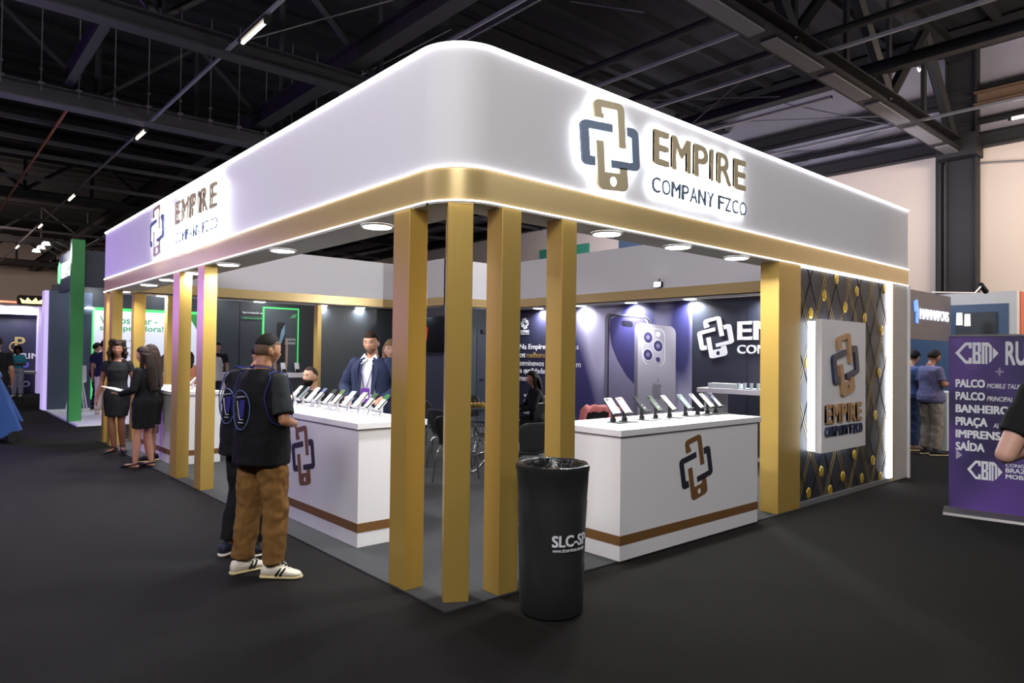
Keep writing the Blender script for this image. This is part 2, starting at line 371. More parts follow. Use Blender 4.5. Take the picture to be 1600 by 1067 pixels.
# inner faces: white above, gold below; the store room steps into the far corner
SX, SY = 5.76, 8.10
inner = [(INX, INY), (INX2, INY), (INX2, SY), (SX, SY), (SX, INY2), (INX, INY2)]
def wallstrip(pts, z0, z1, th=.02, closed=True):
    bm = new(); n = len(pts)
    for k in range(n if closed else n - 1):
        a, c = Vector(pts[k]), Vector(pts[(k + 1) % n]); d = (c - a).normalized(); nn = Vector((d.y, -d.x)) * th
        q = [(a.x, a.y), (c.x, c.y), (c.x + nn.x, c.y + nn.y), (a.x + nn.x, a.y + nn.y)]; prism(bm, q, z0, z1)
    return bm
obj('inner_fascia', wallstrip(inner, Z2 - .02, Z3 - .02), FASCIA, CAN)
obj('inner_gold_band', wallstrip(inner, Z1 + .003, Z2 - .02, .016), GOLDF, CAN)
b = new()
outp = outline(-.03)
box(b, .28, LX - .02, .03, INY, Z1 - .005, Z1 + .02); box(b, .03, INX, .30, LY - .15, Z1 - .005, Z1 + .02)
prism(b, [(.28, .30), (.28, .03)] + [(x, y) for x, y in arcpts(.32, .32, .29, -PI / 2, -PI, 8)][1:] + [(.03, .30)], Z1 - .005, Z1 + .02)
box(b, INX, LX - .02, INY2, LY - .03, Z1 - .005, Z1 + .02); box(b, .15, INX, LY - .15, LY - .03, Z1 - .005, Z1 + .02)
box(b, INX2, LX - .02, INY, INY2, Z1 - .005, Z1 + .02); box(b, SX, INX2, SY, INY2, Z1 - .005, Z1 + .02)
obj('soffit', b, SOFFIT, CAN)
DL = [(1.63, .16), (2.57, .16), (3.53, .16), (4.9, .16), (6.3, .16), (.17, 1.18), (.17, 2.93), (.17, 4.41), (.17, 5.6), (.17, 6.75), (.17, 7.75), (.17, 9.4)]
DLB = [(2.63, 9.86), (3.93, 9.86), (4.8, 9.86), (.9, 9.86), (7.37, 5.8), (7.37, 4.55), (7.37, 3.3), (7.37, 1.9), (7.37, 7.0), (6.75, 8.22), (5.88, 8.85), (7.37, .8)]
for i, (x, y) in enumerate(DL + DLB):
    b = new(); loft(b, [ell((x, y, Z1 - .006), .125, .125), ell((x, y, Z1 - .018), .12, .12), ell((x, y, Z1 - .018), .108, .108)], caps=False); fr = obj('downlight', b, WHITE, CAN)
    b = new(); loft(b, [ell((x, y, Z1 - .012), .109, .109), ell((x, y, Z1 - .02), .107, .107)]); obj('diffuser', b, LAMP, fr)
    d = bpy.data.lights.new('downlight_beam', 'AREA'); d.shape = 'DISK'; d.size = .16; d.energy = 27 if i < len(DL) else (16 if y == 5.8 else 42); d.color = (.97, .99, 1); d.spread = math.radians(150)
    o = bpy.data.objects.new('downlight_beam', d); COL.objects.link(o); o.parent = CAN; o.location = (x, y, Z1 - .03)

# signs on the canopy
def canopy_sign(label, mw, ew, eh, ex, ey, halo, tx, ty, tw, th, cx, cy, cw, chh, kerns):
    t = thing('illuminated_sign', label, 'sign'); cnavy = bpy.data.materials.get('steel blue acrylic') or mat('steel blue acrylic', (84, 96, 116), .4, .1, var=.02)
    emblem(t, mw @ Matrix.Translation((ex, ey, 0)), ew, eh, .02, LETGOLD, LETNAVY, .03, halo, .006, rot=5.5)
    def row(word, x, y, w, h, m, bold, dep, adv):
        tot = sum(adv); px_ = x
        for ch, a in zip(word, adv):
            wl = w * a / tot
            if ch != ' ':
                o = letter('sign_letter', ch, m, mw @ Matrix.Translation((px_, y, 0)), wl * (.86 if a > .5 else .45), h, dep, bold, t, .03)
                letter('backlight', ch, halo, mw @ Matrix.Translation((px_ - .004, y - .004, 0)), wl * (.86 if a > .5 else .45) + .006, h + .006, .02, bold, o, .006)
            px_ += wl
    row('EMPIRE', tx, ty, tw, th, LETGOLD, .028, .02, (.95, 1.25, 1, .42, 1.1, .95))
    row('COMPANY FZCO', cx, cy, cw, chh, cnavy, .012, .012, (1, 1.08, 1.12, .9, 1, 1, .95, .45, .85, .9, 1, 1.08))
canopy_sign('backlit gold and blue emblem and lettering on the right fascia', basis((0, -.004, 0), (1, 0, 0), (0, 0, 1)), .655, .66, 1.10, 2.81, HALO, 1.946, 3.115, 1.42, .275, 1.935, 2.885, 1.44, .125, None)
canopy_sign('overbright backlit emblem and lettering on the left fascia', basis((-.004, 6.82, 0), (0, -1, 0), (0, 0, 1)), .66, .66, 0, 2.82, HALOL, 1.16, 3.115, 1.52, .275, 1.15, 2.885, 1.54, .125, None)

# ------------------------------------------------------------------ gold posts
def post(label, pts, top=Z1):
    o = obj('gold_post', prism(new(), pts, .012, top - .006), GOLD); bevel(o, .002, 1)
    return tag(o, label, 'post', 'gold posts carrying the canopy')
def rect(x0, x1, y0, y1): return [(x0, y0), (x1, y0), (x1, y1), (x0, y1)]
post('gold square post left of the front corner, nearest on the left side', rect(0, .145, .465, .665))
dx, dy = Vector((.138, -.084)), Vector((.084, .138))
post('gold square post standing alone on the front corner, flat face to the camera', [(.068, .127), (.206, .043), (.206 + .075, .043 + .125), (.068 + .075, .127 + .125)])
post('gold post right of the front corner, left of the black bin', rect(.415, .58, 0, .16))
post('gold post rising behind the black bin, beside the right counter', rect(.98, 1.13, .01, .17))
post('gold post on the left side, nearer of the pair behind the vest men', rect(0, .145, 4.68, 4.91))
post('gold post on the left side, farther of the pair near the women', rect(0, .145, 5.61, 5.88))
post('gold post behind the curly haired woman at the far left', rect(0, .15, 9.28, 9.48))
post('gold corner post at the far left end of the stand', rect(.01, .16, 9.82, 9.98))
post('gold post seen between the two groups of women', rect(.42, .60, 9.74, 9.92))
post('gold post at the back left seen right of the dark haired women', rect(.95, 1.12, 9.74, 9.92))
post('broad gold post between the right counter and the dark tufted panel', rect(4.06, 4.52, 0, .2))

# ------------------------------------------------------------------ back partitions
def panel(name, bm, m, label, cat='wall panel'):
    return tag(obj(name, bm, m), label, cat)
PW = thing('partition_wall', 'navy partition along the right rear of the stand with printed mural', 'partition wall')
# mural material: a soft purple blur print
MUR = bpy.data.materials.new('purple blurred print'); MUR.use_nodes = True
nt = MUR.node_tree; bs = nt.nodes['Principled BSDF']; bs.inputs['Roughness'].default_value = .45
tc = nt.nodes.new('ShaderNodeTexCoord'); mp = nt.nodes.new('ShaderNodeMapping'); mp.inputs['Scale'].default_value = (1, .9, .35)
nz = nt.nodes.new('ShaderNodeTexNoise'); nz.inputs['Scale'].default_value = 1.5; nz.inputs['Detail'].default_value = 0
cr = nt.nodes.new('ShaderNodeValToRGB'); cr.color_ramp.elements[0].position = .42; cr.color_ramp.elements[0].color = (*lin((46, 46, 92)), 1); cr.color_ramp.elements[1].position = .66; cr.color_ramp.elements[1].color = (*lin((168, 164, 190)), 1)
nt.links.new(tc.outputs['Object'], mp.inputs['Vector']); nt.links.new(mp.outputs['Vector'], nz.inputs['Vector']); nt.links.new(nz.outputs['Fac'], cr.inputs['Fac']); nt.links.new(cr.outputs['Color'], bs.inputs['Base Color'])
obj('wall_panel', box(new(), 7.50, 7.56, .1, 3.34, .012, Z1 - .01), WALLN, PW)
obj('printed_mural', box(new(), 7.495, 7.56, 3.34, 6.35, .012, Z1 - .01), MUR, PW)
obj('text_panel', box(new(), 7.50, 7.56, 6.35, SY, .012, Z1 - .01), mat('deep navy print', (34, 34, 58), .5, var=.02), PW)
for y in (1.3, 2.32): obj('panel_joint', box(new(), 7.497, 7.5, y, y + .004, .012, Z1 - .02), BLACK, PW)
mR = lambda y, z, x=7.494: basis((x, y, z), (0, -1, 0), (0, 0, 1))
# mural phones (flat print)
PF = mat('print titanium grey', (150, 146, 158), .4, var=.04, scale=1); PE = mat('print edge grey', (96, 94, 108), .4); PD = mat('print deep purple', (44, 42, 84), .4, var=.05, scale=1); PL = mat('print pale ring', (190, 190, 200), .4); PB = mat('print black', (16, 16, 26), .35); PG = mat('print mid purple', (112, 108, 134), .4, var=.1, scale=.8); PAP = mat('print fruit grey', (118, 112, 122), .4)
def flat(pts, z0, m, mw, name='print_patch'):
    bm = new(); tri_prism(bm, pts, z0, z0 + .0008); bm.transform(mw); return obj(name, bm, m, PW)
mm = mR(5.30, .012)
def skew(pts, k, x0): return [(x, y + (x0 - x) * k) for x, y in pts]
flat(skew(rr(.02, 1.10, -.0, 2.36, .13), .10, .1), 0, PE, mm); flat(skew(rr(.10, 1.09, .0, 2.34, .12), .10, .1), .001, PB, mm); flat(skew(rr(.13, 1.06, .0, 2.315, .1), .10, .1), .002, PG, mm)
flat(skew([(.13, 2.05), (.2, 1.75), (.34, 1.5), (.55, 1.25), (.75, 1.1), (1.06, 1.0), (1.06, 2.2), (.95, 2.315), (.3, 2.315), (.15, 2.25)], .10, .1), .003, PD, mm)
flat(skew(rr(.42, .70, 2.14, 2.25, .054), .10, .1), .004, PB, mm)
flat(skew(rr(.74, 1.64, -.0, 2.17, .14), .11, .8), .006, PE, mm); flat(skew(rr(.82, 1.64, .0, 2.16, .13), .11, .8), .007, PF, mm)
flat(skew(rr(.92, 1.42, 1.43, 2.10, .13), .11, .8), .008, PL, mm); flat(skew(rr(.94, 1.40, 1.45, 2.08, .12), .11, .8), .009, PF, mm)
for cx, cy, r in ((1.05, 1.92, .115), (1.05, 1.61, .115), (1.27, 1.79, .115)):
    flat(skew(arcpts(cx, cy, r, 0, 2 * PI, 24)[:-1], .11, .8), .010, PL, mm); flat(skew(arcpts(cx, cy, r * .84, 0, 2 * PI, 24)[:-1], .11, .8), .011, PD, mm); flat(skew(arcpts(cx, cy, r * .35, 0, 2 * PI, 16)[:-1], .11, .8), .012, PG, mm)
flat(skew(arcpts(1.27, 2.0, .045, 0, 2 * PI, 16)[:-1], .11, .8), .010, PRINTW, mm); flat(skew(arcpts(1.27, 1.55, .045, 0, 2 * PI, 16)[:-1], .11, .8), .010, PD, mm)
ap = [(0, .30), (.06, .335), (.12, .32), (.155, .28), (.12, .245), (.11, .2), (.13, .15), (.165, .12), (.14, .06), (.1, .01), (.06, .0), (.02, .015), (-.02, .015), (-.06, .0), (-.1, .02), (-.14, .08), (-.165, .17), (-.15, .27), (-.1, .325), (-.05, .325)]
flat(skew([(1.25 + x * .66, .84 + y * .86) for x, y in ap], .11, .8), .008, PAP, mm); flat(skew([(1.245, 1.145), (1.255, 1.19), (1.295, 1.22), (1.292, 1.18)], .11, .8), .008, PAP, mm)
# wall logo and lettering
mw = mR(3.25, 0, 7.496); th_ = math.radians(8)
emblem(PW, mw @ Matrix.Translation((.04, 1.56, 0)), .64, .66, .012, PRINTW, PRINTW, 0)
letter('wall_letter', 'EMPIRE', PRINTW, mR(2.49, 1.845, 7.496), 1.75, .295, .012, .03, PW)
letter('wall_letter', 'COMPANY FZCO', PRINTW, mR(2.49, 1.625, 7.496), 1.75, .14, .012, .02, PW)
emblem(PW, mR(7.66, 2.12, 7.496), .22, .23, .004, PRINTW, PRINTW, 0)
letter('wall_letter', 'EMPIRE', PRINTW, mR(7.68, 2.035, 7.496), .27, .06, .004, .02, PW); letter('wall_letter', 'COMPANY FZCO', PRINTW, mR(7.68, 2.0, 7.496), .27, .02, .004, 0, PW)
yt = 7.70
GT = mat('ochre print', (150, 120, 60), .6)
for s, z, x0, w, m, h_ in (('Na Empire oferecemos', 1.65, 0, 1.74, PRINTW, .145), ('os', 1.505, 0, .17, PRINTW, .085), ('melhores', 1.505, .23, .62, GT, .115), ('seminovos do Brasil com', 1.33, 0, 1.80, PRINTW, .115), ('a qualidade que', 1.14, 0, 1.10, PRINTW, .145), ('merece.', 1.0, 0, .55, PRINTW, .085)):
    letter('wall_letter', s, m, mR(yt - x0, z, 7.497), w, h_, .004, .004, PW)
for s, z in (('tudo isso com os gostos', .66), ('da tecnologia', .55), ('em um so', .43), ('de sempre', .30)):
    letter('wall_letter', s, PRINTW, mR(yt - .15, z - .02, 7.497), .80, .10, .004, .004, PW)
# store room
SR = thing('store_room', 'dark slate store room box in the far corner with a flush door', 'store room')
obj('side_wall', box(new(), SX, SX + .06, SY, INY2 + .2, .012, Z1 - .01), WALLD, SR)
obj('front_wall', box(new(), SX + .06, 7.5, SY, SY + .06, .012, Z1 - .01), WALLD, SR)
dr = obj('door', box(new(), 6.62, 7.35, SY - .012, SY, .03, 2.12), WALLN, SR)
obj('door_handle', box(new(), 6.68, 6.80, SY - .05, SY - .012, 1.02, 1.04), CHROME, dr)
obj('door_closer', box(new(), 6.72, 7.0, SY - .06, SY - .012, 2.02, 2.09), BLACK, dr)
TV = thing('wall_television', 'black television showing a dim red picture on the store room wall', 'television', (SX, 8.55, 1.96))
obj('screen_frame', box(new(), -.06, -.003, -.62, .62, -.4, .4), BLACK, TV)
obj('screen', box(new(), -.064, -.06, -.59, .59, -.37, .37), mat('dark tv glass', (14, 15, 18), .12), TV)
RG = mat('red screen glow', (170, 30, 36), .4, emit=.35, ecol=(190, 34, 40))
b = new(); prism(b, [(.42, .12), (.36, .16), (.3, .08), (.27, -.08), (.33, -.2), (.38, -.1)], 0, .001); b.transform(basis((-.0645, 0, 0), (0, -1, 0), (0, 0, 1)) @ Matrix.Translation((-.45, .02, 0))); obj('screen_picture', b, RG, TV)
# rear left wall (dark slate) and its gold post
panel('rear_wall', box(new(), 3.90, SX, 9.86, 9.92, .012, Z1 - .01), WALLD, 'dark slate rear wall behind the man in the navy suit')
post('slim gold post at the left edge of the dark slate rear wall', rect(3.80, 3.885, 9.78, 9.95))

# ------------------------------------------------------------------ tufted panel with light box, at the right end of the front
EP = thing('feature_wall', 'dark diamond patterned fabric wall with gold nodes, right of the broad gold post', 'wall panel', (4.52, .03, 0))
FAB = mat('dark glossy banner fabric', (26, 32, 46), .5, var=.1, scale=3, bump=.35, bscale=2.2)
obj('fabric_panel', box(new(), 0, 2.37, 0, .05, .05, Z1 - .02), FAB, EP)
obj('base_rail', box(new(), 0, 2.5, -.02, .05, .012, .06), STEEL, EP)
GL = mat('gold line print', (150, 128, 70), .4, .3); GN = mat('gold node print', (196, 164, 60), .35, .4)
mw = basis((0, -.001, 0), (1, 0, 0), (0, 0, 1))
b = new(); cw_, ch_ = .63, .64
def clipline(x0, z0, dxy, w=.008):
    pts = []
    n = 60; seg = []
    for k in range(n + 1):
        x = x0 + dxy[0] * k; z = z0 + dxy[1] * k
    return
def seg_in(a, c):
    # clip a segment to the panel
    t0, t1 = 0.0, 1.0; dx_, dz_ = c[0] - a[0], c[1] - a[1]
    for p, q in ((-dx_, a[0] - 0.0), (dx_, 2.37 - a[0]), (-dz_, a[1] - .06), (dz_, (Z1 - .02) - a[1])):
        if abs(p) < 1e-9:
            if q < 0: return None
        else:
            r_ = q / p
            if p < 0: t0 = max(t0, r_)
            else: t1 = min(t1, r_)
    return None if t0 >= t1 else ((a[0] + dx_ * t0, a[1] + dz_ * t0), (a[0] + dx_ * t1, a[1] + dz_ * t1))
for k in range(-8, 12):
    for sg in (1, -1):
        for off in (0, .05 * (k % 2)):
            x0 = .27 + k * .315 + off
            s_ = seg_in((x0, 0), (x0 + sg * 1.36, 2.6))
            if s_:
                (xa, za), (xb, zb) = s_; d = Vector((xb - xa, zb - za)).normalized(); n_ = Vector((-d.y, d.x)) * .005
                q = [(xa + n_.x, za + n_.y), (xa - n_.x, za - n_.y), (xb - n_.x, zb - n_.y), (xb + n_.x, zb + n_.y)]
                prism(b, q, 0, .002)
b.transform(mw); obj('gold_lines', b, GL, EP)
for x, z in ((.605, 2.267), (.91, 2.477), (1.46, 2.37), (1.144, 2.164), (.286, 2.055), (.513, 1.732), (.21, 1.518), (.416, 1.187), (.327, .653), (.251, .13), (.548, .331), (1.085, .218), (.765, .1), (1.616, .14), (1.932, .325), (1.402, .437), (2.165, .1), (2.005, .875), (2.126, 1.397), (2.2, 1.932), (1.69, 2.064), (2.3, 2.45)):
    b = new(); loft(b, [ell((0, 0, 0), .05, .062), ell((0, 0, .006), .047, .058), ell((0, 0, .011), .03, .04)]); b.transform(mw @ Matrix.Translation((x, z, 0))); obj('gold_node', b, GN, EP)
for x in (2.40,):
    obj('led_column', box(new(), 2.37, 2.48, -.03, .02, .06, Z1 - .03), mat('bright light column', (255, 255, 255), .5, emit=12, ecol=(246, 248, 255)), EP)
obj('led_top_strip', box(new(), 0, 2.48, -.03, -.015, Z1 - .022, Z1 - .012), LED, EP)
obj('gold_edge', box(new(), 2.48, 2.53, -.03, .04, .012, Z1 - .01), GOLD, EP)
PIL = tag(obj('white_pilaster', box(new(), 7.05, 7.50, 0, .35, .012, Z1 - .008), mat('grey white board', (172, 168, 166), .5)), 'pale grey pilaster closing the right end of the stand', 'pillar')
PILT = tag(obj('white_end_trim', box(new(), 7.50, 7.56, -.02, .4, 0, Z1 + .01), WHITE), 'slim white end board of the stand beside the pale pilaster', 'end board')
LB = thing('light_box', 'white wall light box with raised gold and navy emblem and lettering', 'light box', (4.72, -.02, .575))
obj('box_body', box(new(), 0, 1.115, -.11, -.04, 0, 1.41), WHITE, LB)
obj('box_backlight', box(new(), .012, 1.10, -.04, .045, .012, 1.39), mat('box backlight', (255, 255, 255), .5, emit=7, ecol=(238, 244, 255)), LB)
mw = basis((0, -.11, 0), (1, 0, 0), (0, 0, 1))
CG = mat('copper acrylic', (186, 146, 104), .4, .1); CN = mat('dark blue acrylic', (44, 54, 84), .4)
emblem(LB, mw @ Matrix.Translation((.22, .60, 0)), .64, .66, .03, CG, CN, 0)
px_ = .07
for ch, w_ in zip('EMPIRE', (.155, .195, .16, .052, .175, .155)):
    letter('sign_letter', ch, CG, mw @ Matrix.Translation((px_, .305, 0)), w_ - .018, .2, .025, .03, LB); px_ += w_ + .005
px_ = .065
for ch in 'COMPANY FZCO':
    if ch != ' ': letter('sign_letter', ch, CN, mw @ Matrix.Translation((px_, .165, 0)), .068, .105, .02, .03, LB); px_ += .083
    else: px_ += .03

# ------------------------------------------------------------------ counters
CZ = 1.01
def counter(label, x0, x1, y0, y1, front, le, emb_at):
    """front: 'y' faces -y, 'x' faces -x"""
    t = thing('display_counter', label, 'counter', (x0, y0, 0), 0, 'white display counters')
    w, d = x1 - x0, y1 - y0
    bevel(obj('body', box(new(), 0, w, 0, d, .012, CZ - .055), WHITE, t), .003)
    bevel(obj('counter_top', box(new(), -.022, w + .03, -.022, d + .03, CZ - .05, CZ), WHITE, t), .003)
    obj('bronze_band', box(new(), -.003, w + .003, -.003, d + .003, .132, .205), BRONZE, t)
    if front == 'y': mw = basis((0, -.001, 0), (1, 0, 0), (0, 0, 1))
    else: mw = basis((-.001, d, 0), (0, -1, 0), (0, 0, 1))
    emblem(t, mw @ Matrix.Translation((emb_at + .02, .365, 0)), .465, .53, .003, BRONZE, NAVY, 0)
    return t
counter('white display counter at the right, behind the black bin, with bronze and navy emblem', 1.60, 3.62, -.022, .68, 'y', 0, .75)
counter('white display counter between the vest men and the suited man, with bronze emblem', .245, .86, 1.55, 3.78, 'x', 0, .955)
counter('white display counter at the far left behind the group of women', .25, .86, 6.62, 8.80, 'x', 0, 1.0)

# smartphones on stands
STW = mat('white plastic', (224, 222, 226), .4); CARDM = mat('paper card', (236, 236, 230), .7)
TH = math.radians(46)
def phone_stand(i, x, y, rz, label, m, group, sc=1.0):
    t = thing('phone_stand', label, 'stand', (x, y, CZ if sc > 0 else 0), rz, group); t.scale = (1.2,) * 3
    bevel(obj('base_plate', box(new(), -.042, .042, -.105, .02, 0, .006), m, t), .002, 1)
    b = new(); box(b, -.011, .011, -.006, .01, .005, .095); box(b, -.016, .016, -.012, .014, .005, .03)
    obj('stem', b, m, t)
    b = new(); R = Matrix.Translation((0, -.004, .092)) @ Matrix.Rotation(-(PI / 2 - TH), 4, 'X')
    box(b, -.035, .035, .0, .006, -.055, .045, R); box(b, -.035, .035, -.020, .0, -.055, -.049, R)
    obj('cradle', b, m, t)
    return t
def phone(x, y, rz, label, m, group, face, z=CZ, cat='smartphone', card=True):
    t = thing('smartphone', label, cat, (x, y, z), rz, group); t.scale = (1.2,) * 3
    R = Matrix.Translation((0, -.004, .092)) @ Matrix.Rotation(-(PI / 2 - TH), 4, 'X')
    b = new(); prism(b, rr(-.036, .036, -.0485, .10, .009, 3), 0, .008)
    b.transform(R @ Matrix.Rotation(PI / 2, 4, 'X') @ Matrix.Translation((0, 0, .0005)))
    bevel(obj('phone_body', b, m, t), .0015, 1)
    Fm = R @ Matrix.Rotation(PI / 2, 4, 'X')
    if face == 'back':
        b = new(); prism(b, rr(-.033, -.0, .066, .097, .008, 3), .0085, .0105); b.transform(Fm); cb = obj('camera_bump', b, m, t)
        for cx, cy in ((-.024, .089), (-.024, .074), (-.009, .0815)):
            b = new(); loft(b, [ell((cx, cy, .0105), .0062, .0062, 10), ell((cx, cy, .0135), .0058, .0058, 10)]); b.transform(Fm); obj('lens', b, BLACK, cb)
        b = new(); prism(b, rr(-.012, .014, -.015, -.007, .002, 2), .0085, .0088); prism(b, rr(.0, .006, .012, .02, .002, 2), .0085, .0088); b.transform(Fm); obj('price_label', b, NAVY if m not in DARKP else PRINTW, t)
    else:
        b = new(); prism(b, rr(-.033, .033, -.045, .097, .007, 3), .0085, .009); b.transform(Fm); obj('screen', b, face, t)
        if card:
            b = new(); box(b, -.028, .028, -.035, .048, .009, .0098); b.transform(Fm); obj('info_card', b, CARDM, t)
    return t
cols = {'white': (228, 228, 224), 'pink': (226, 178, 176), 'black': (40, 46, 48), 'dark green': (74, 86, 74), 'cream': (226, 220, 204), 'mint green': (140, 162, 154), 'white ': (232, 230, 234), 'cream ': (222, 218, 200), 'navy': (60, 70, 92)}
PM = {k: mat('phone ' + k.strip() + ' glass', v, .25, var=.01) for k, v in cols.items()}
DARKP = [PM['black'], PM['dark green'], PM['navy']]
names1 = ['white', 'pink', 'black', 'dark green', 'cream', 'mint green', 'white ', 'cream ', 'navy']
where1 = ['leftmost on the right counter', 'second from the left on the right counter', 'third from the left on the right counter', 'fourth from the left on the right counter', 'in the middle of the right counter', 'sixth from the left on the right counter', 'third from the right on the right counter', 'second from the right on the right counter', 'rightmost on the right counter']
for i, (x, n) in enumerate(zip((2.02, 2.17, 2.41, 2.61, 2.82, 3.07, 3.27, 3.44, 3.585), names1)):
    y = .41; rz = math.radians(random.uniform(9, 16) if i > 1 else -6 + 4 * i)
    phone_stand(i, x, y, rz, 'black stand under %s phone, %s' % (n.strip(), where1[i]), BLACK, 'phone stands on the right counter')
    phone(x, y, rz, '%s smartphone shown back side out, %s' % (n.strip(), where1[i]), PM[n], 'smartphones on the right counter', 'back')
scr = {'peach': (244, 214, 196), 'slate': (96, 108, 110), 'white': (236, 232, 220), 'indigo': (84, 92, 128), 'black': (20, 22, 26), 'green': (66, 92, 36), 'blue': (104, 142, 228), 'grey': (150, 150, 140), 'dark green': (24, 60, 40), 'bright green': (40, 96, 50)}
SM = {k: mat('phone screen ' + k, v, .15, emit=.35, ecol=v) for k, v in scr.items()}
where2 = ['farthest on the middle counter, beside the vest man', 'second farthest on the middle counter', 'third from the far end of the middle counter', 'fourth from the far end of the middle counter', 'fifth from the far end of the middle counter', 'sixth from the far end of the middle counter', 'seventh from the far end of the middle counter', 'third from the near end of the middle counter', 'second from the near end of the middle counter', 'nearest on the middle counter, beside the gold post']
for i, n in enumerate(scr):
    y = 3.62 - i * (3.62 - 1.86) / 9 + random.uniform(-.02, .02); x = .62
    rz = -PI / 2 + math.radians(random.uniform(-5, 5))
    phone_stand(i, x, y, rz, 'white stand, %s screened phone, %s' % (n, where2[i]), STW, 'phone stands on the middle counter')
    phone(x, y, rz, 'smartphone with %s screen, %s' % (n, where2[i]), STW if n in ('peach', 'white') else BLACK, 'smartphones on the middle counter', SM[n], card=n not in ('peach', 'slate', 'white', 'grey'))
where3 = ['at the near end of the far left counter', 'second on the far left counter', 'third on the far left counter, beside the hair of the woman', 'fourth on the far left counter, behind the women']
for i, y in enumerate((6.8, 7.12, 7.5, 7.9)):
    phone_stand(i, .62, y, -PI / 2, 'white phone stand ' + where3[i], STW, 'phone stands on the far left counter')
    phone(.62, y, -PI / 2, 'smartphone with black frame ' + where3[i], BLACK, 'smartphones on the far left counter', SM['white'], card=False)

# ------------------------------------------------------------------ black bin
BN = thing('fabric_covered_bin', 'black fabric covered round bin with white lettering, standing before the gold posts', 'bin', (.53, -.37, 0))
FB = mat('black stretch fabric', (13, 13, 14), .85, var=.1, scale=6, bump=.25, bscale=14, stretch=(1, 1, .5))
b = new(); rings = []
prof = [(0, .184), (.02, .195), (.12, .198), (.3, .204), (.305, .201), (.5, .211), (.505, .208), (.68, .216), (.685, .212), (.80, .219), (.86, .222), (.885, .229), (.905, .226)]
for k, (z, r) in enumerate(prof):
    rings.append([(math.cos(a) * (r + .0025 * math.sin(a * 9 + k)), math.sin(a) * (r + .0025 * math.cos(a * 7 + k * .6)), z) for a in [2 * PI * j / 56 for j in range(56)]])
loft(b, rings, caps=False); b.faces.new([v for v in b.verts[:56]][::-1])
obj('fabric_cover', b, FB, BN, True)
b = new(); rings = []
for z, r in ((.905, .226), (.912, .215), (.90, .205), (.70, .195), (.3, .185), (.295, .001)):
    rings.append([(math.cos(a) * (r + .0015 * math.sin(a * 11)), math.sin(a) * (r + .0015 * math.sin(a * 11)), z + .001 * math.sin(a * 8)) for a in [2 * PI * j / 56 for j in range(56)]])
loft(b, rings, caps=False)
obj('bin_liner', b, mat('black bag film', (26, 26, 28), .25, var=.2, scale=10, bump=.8, bscale=22), BN, True)
def wrap_text(s, wdt, h, z, a0, r, m, bold, name):
    bm = text_bm(s, wdt, h, .0015, bold)
    bmesh.ops.subdivide_edges(bm, edges=[e for e in bm.edges if e.calc_length() > .02], cuts=2)
    for v in bm.verts:
        a = a0 + v.co.x / r; rr_ = r + .0015 + v.co.z
        v.co = Vector((math.cos(a) * rr_, math.sin(a) * rr_, z + v.co.y))
    return obj(name, bm, m, BN)
# camera side azimuth of the bin is about -135 deg
wrap_text('SLC-SP', .25, .068, .445, math.radians(-134.5), .2155, PRINTW, .03, 'printed_lettering')
wrap_text('www.slcservices.com.br', .225, .022, .415, math.radians(-133.5), .2155, PRINTW, .01, 'printed_lettering')

# ------------------------------------------------------------------ roll-up banner on the right
BA = Vector((5.55, -1.06, 0)); BDv = Vector((.16, -1, 0)).normalized()
BW = 1.0; BH = 1.82
BT = thing('roll_up_banner', 'purple roll-up banner with white direction words, at the right edge', 'banner', BA)
mb = basis((0, 0, .07), BDv, (0, 0, 1))
PUR = bpy.data.materials.new('purple banner print'); PUR.use_nodes = True
nt = PUR.node_tree; bs = nt.nodes['Principled BSDF']; bs.inputs['Roughness'].default_value = .5
tc = nt.nodes.new('ShaderNodeTexCoord'); nz = nt.nodes.new('ShaderNodeTexNoise'); nz.inputs['Scale'].default_value = 1.3; nz.inputs['Detail'].default_value = 1
cr = nt.nodes.new('ShaderNodeValToRGB'); cr.color_ramp.elements[0].position = .35; cr.color_ramp.elements[0].color = (*lin((48, 38, 82)), 1); cr.color_ramp.elements[1].position = .65; cr.color_ramp.elements[1].color = (*lin((96, 66, 146)), 1)
nt.links.new(tc.outputs['Object'], nz.inputs['Vector']); nt.links.new(nz.outputs['Fac'], cr.inputs['Fac']); nt.links.new(cr.outputs['Color'], bs.inputs['Base Color'])
b = box(new(), 0, BW, 0, BH - .07, -.004, 0); b.transform(mb); obj('banner_print', b, PUR, BT)
b = new(); loft(b, [[(x, -.07, -.09), (x, -.07, .10), (x, -.045, .09), (x, .0, .02), (x, .0, -.02), (x, -.045, -.08)] for x in (-.04, BW + .04)]); b.transform(mb); obj('base_cassette', b, mat('brushed aluminium', (128, 124, 124), .35, .8), BT)
b = box(new(), 0, BW, BH - .08, BH - .06, -.012, .008); b.transform(mb); obj('top_rail', b, STEEL, BT)
b = new(); tube(b, [(BW / 2, -.04, -.04), (BW / 2, BH - .07, -.02)], .012, 8); b.transform(mb); obj('support_pole', b, STEEL, BT)
LV = mat('banner violet motif', (112, 88, 160), .6)
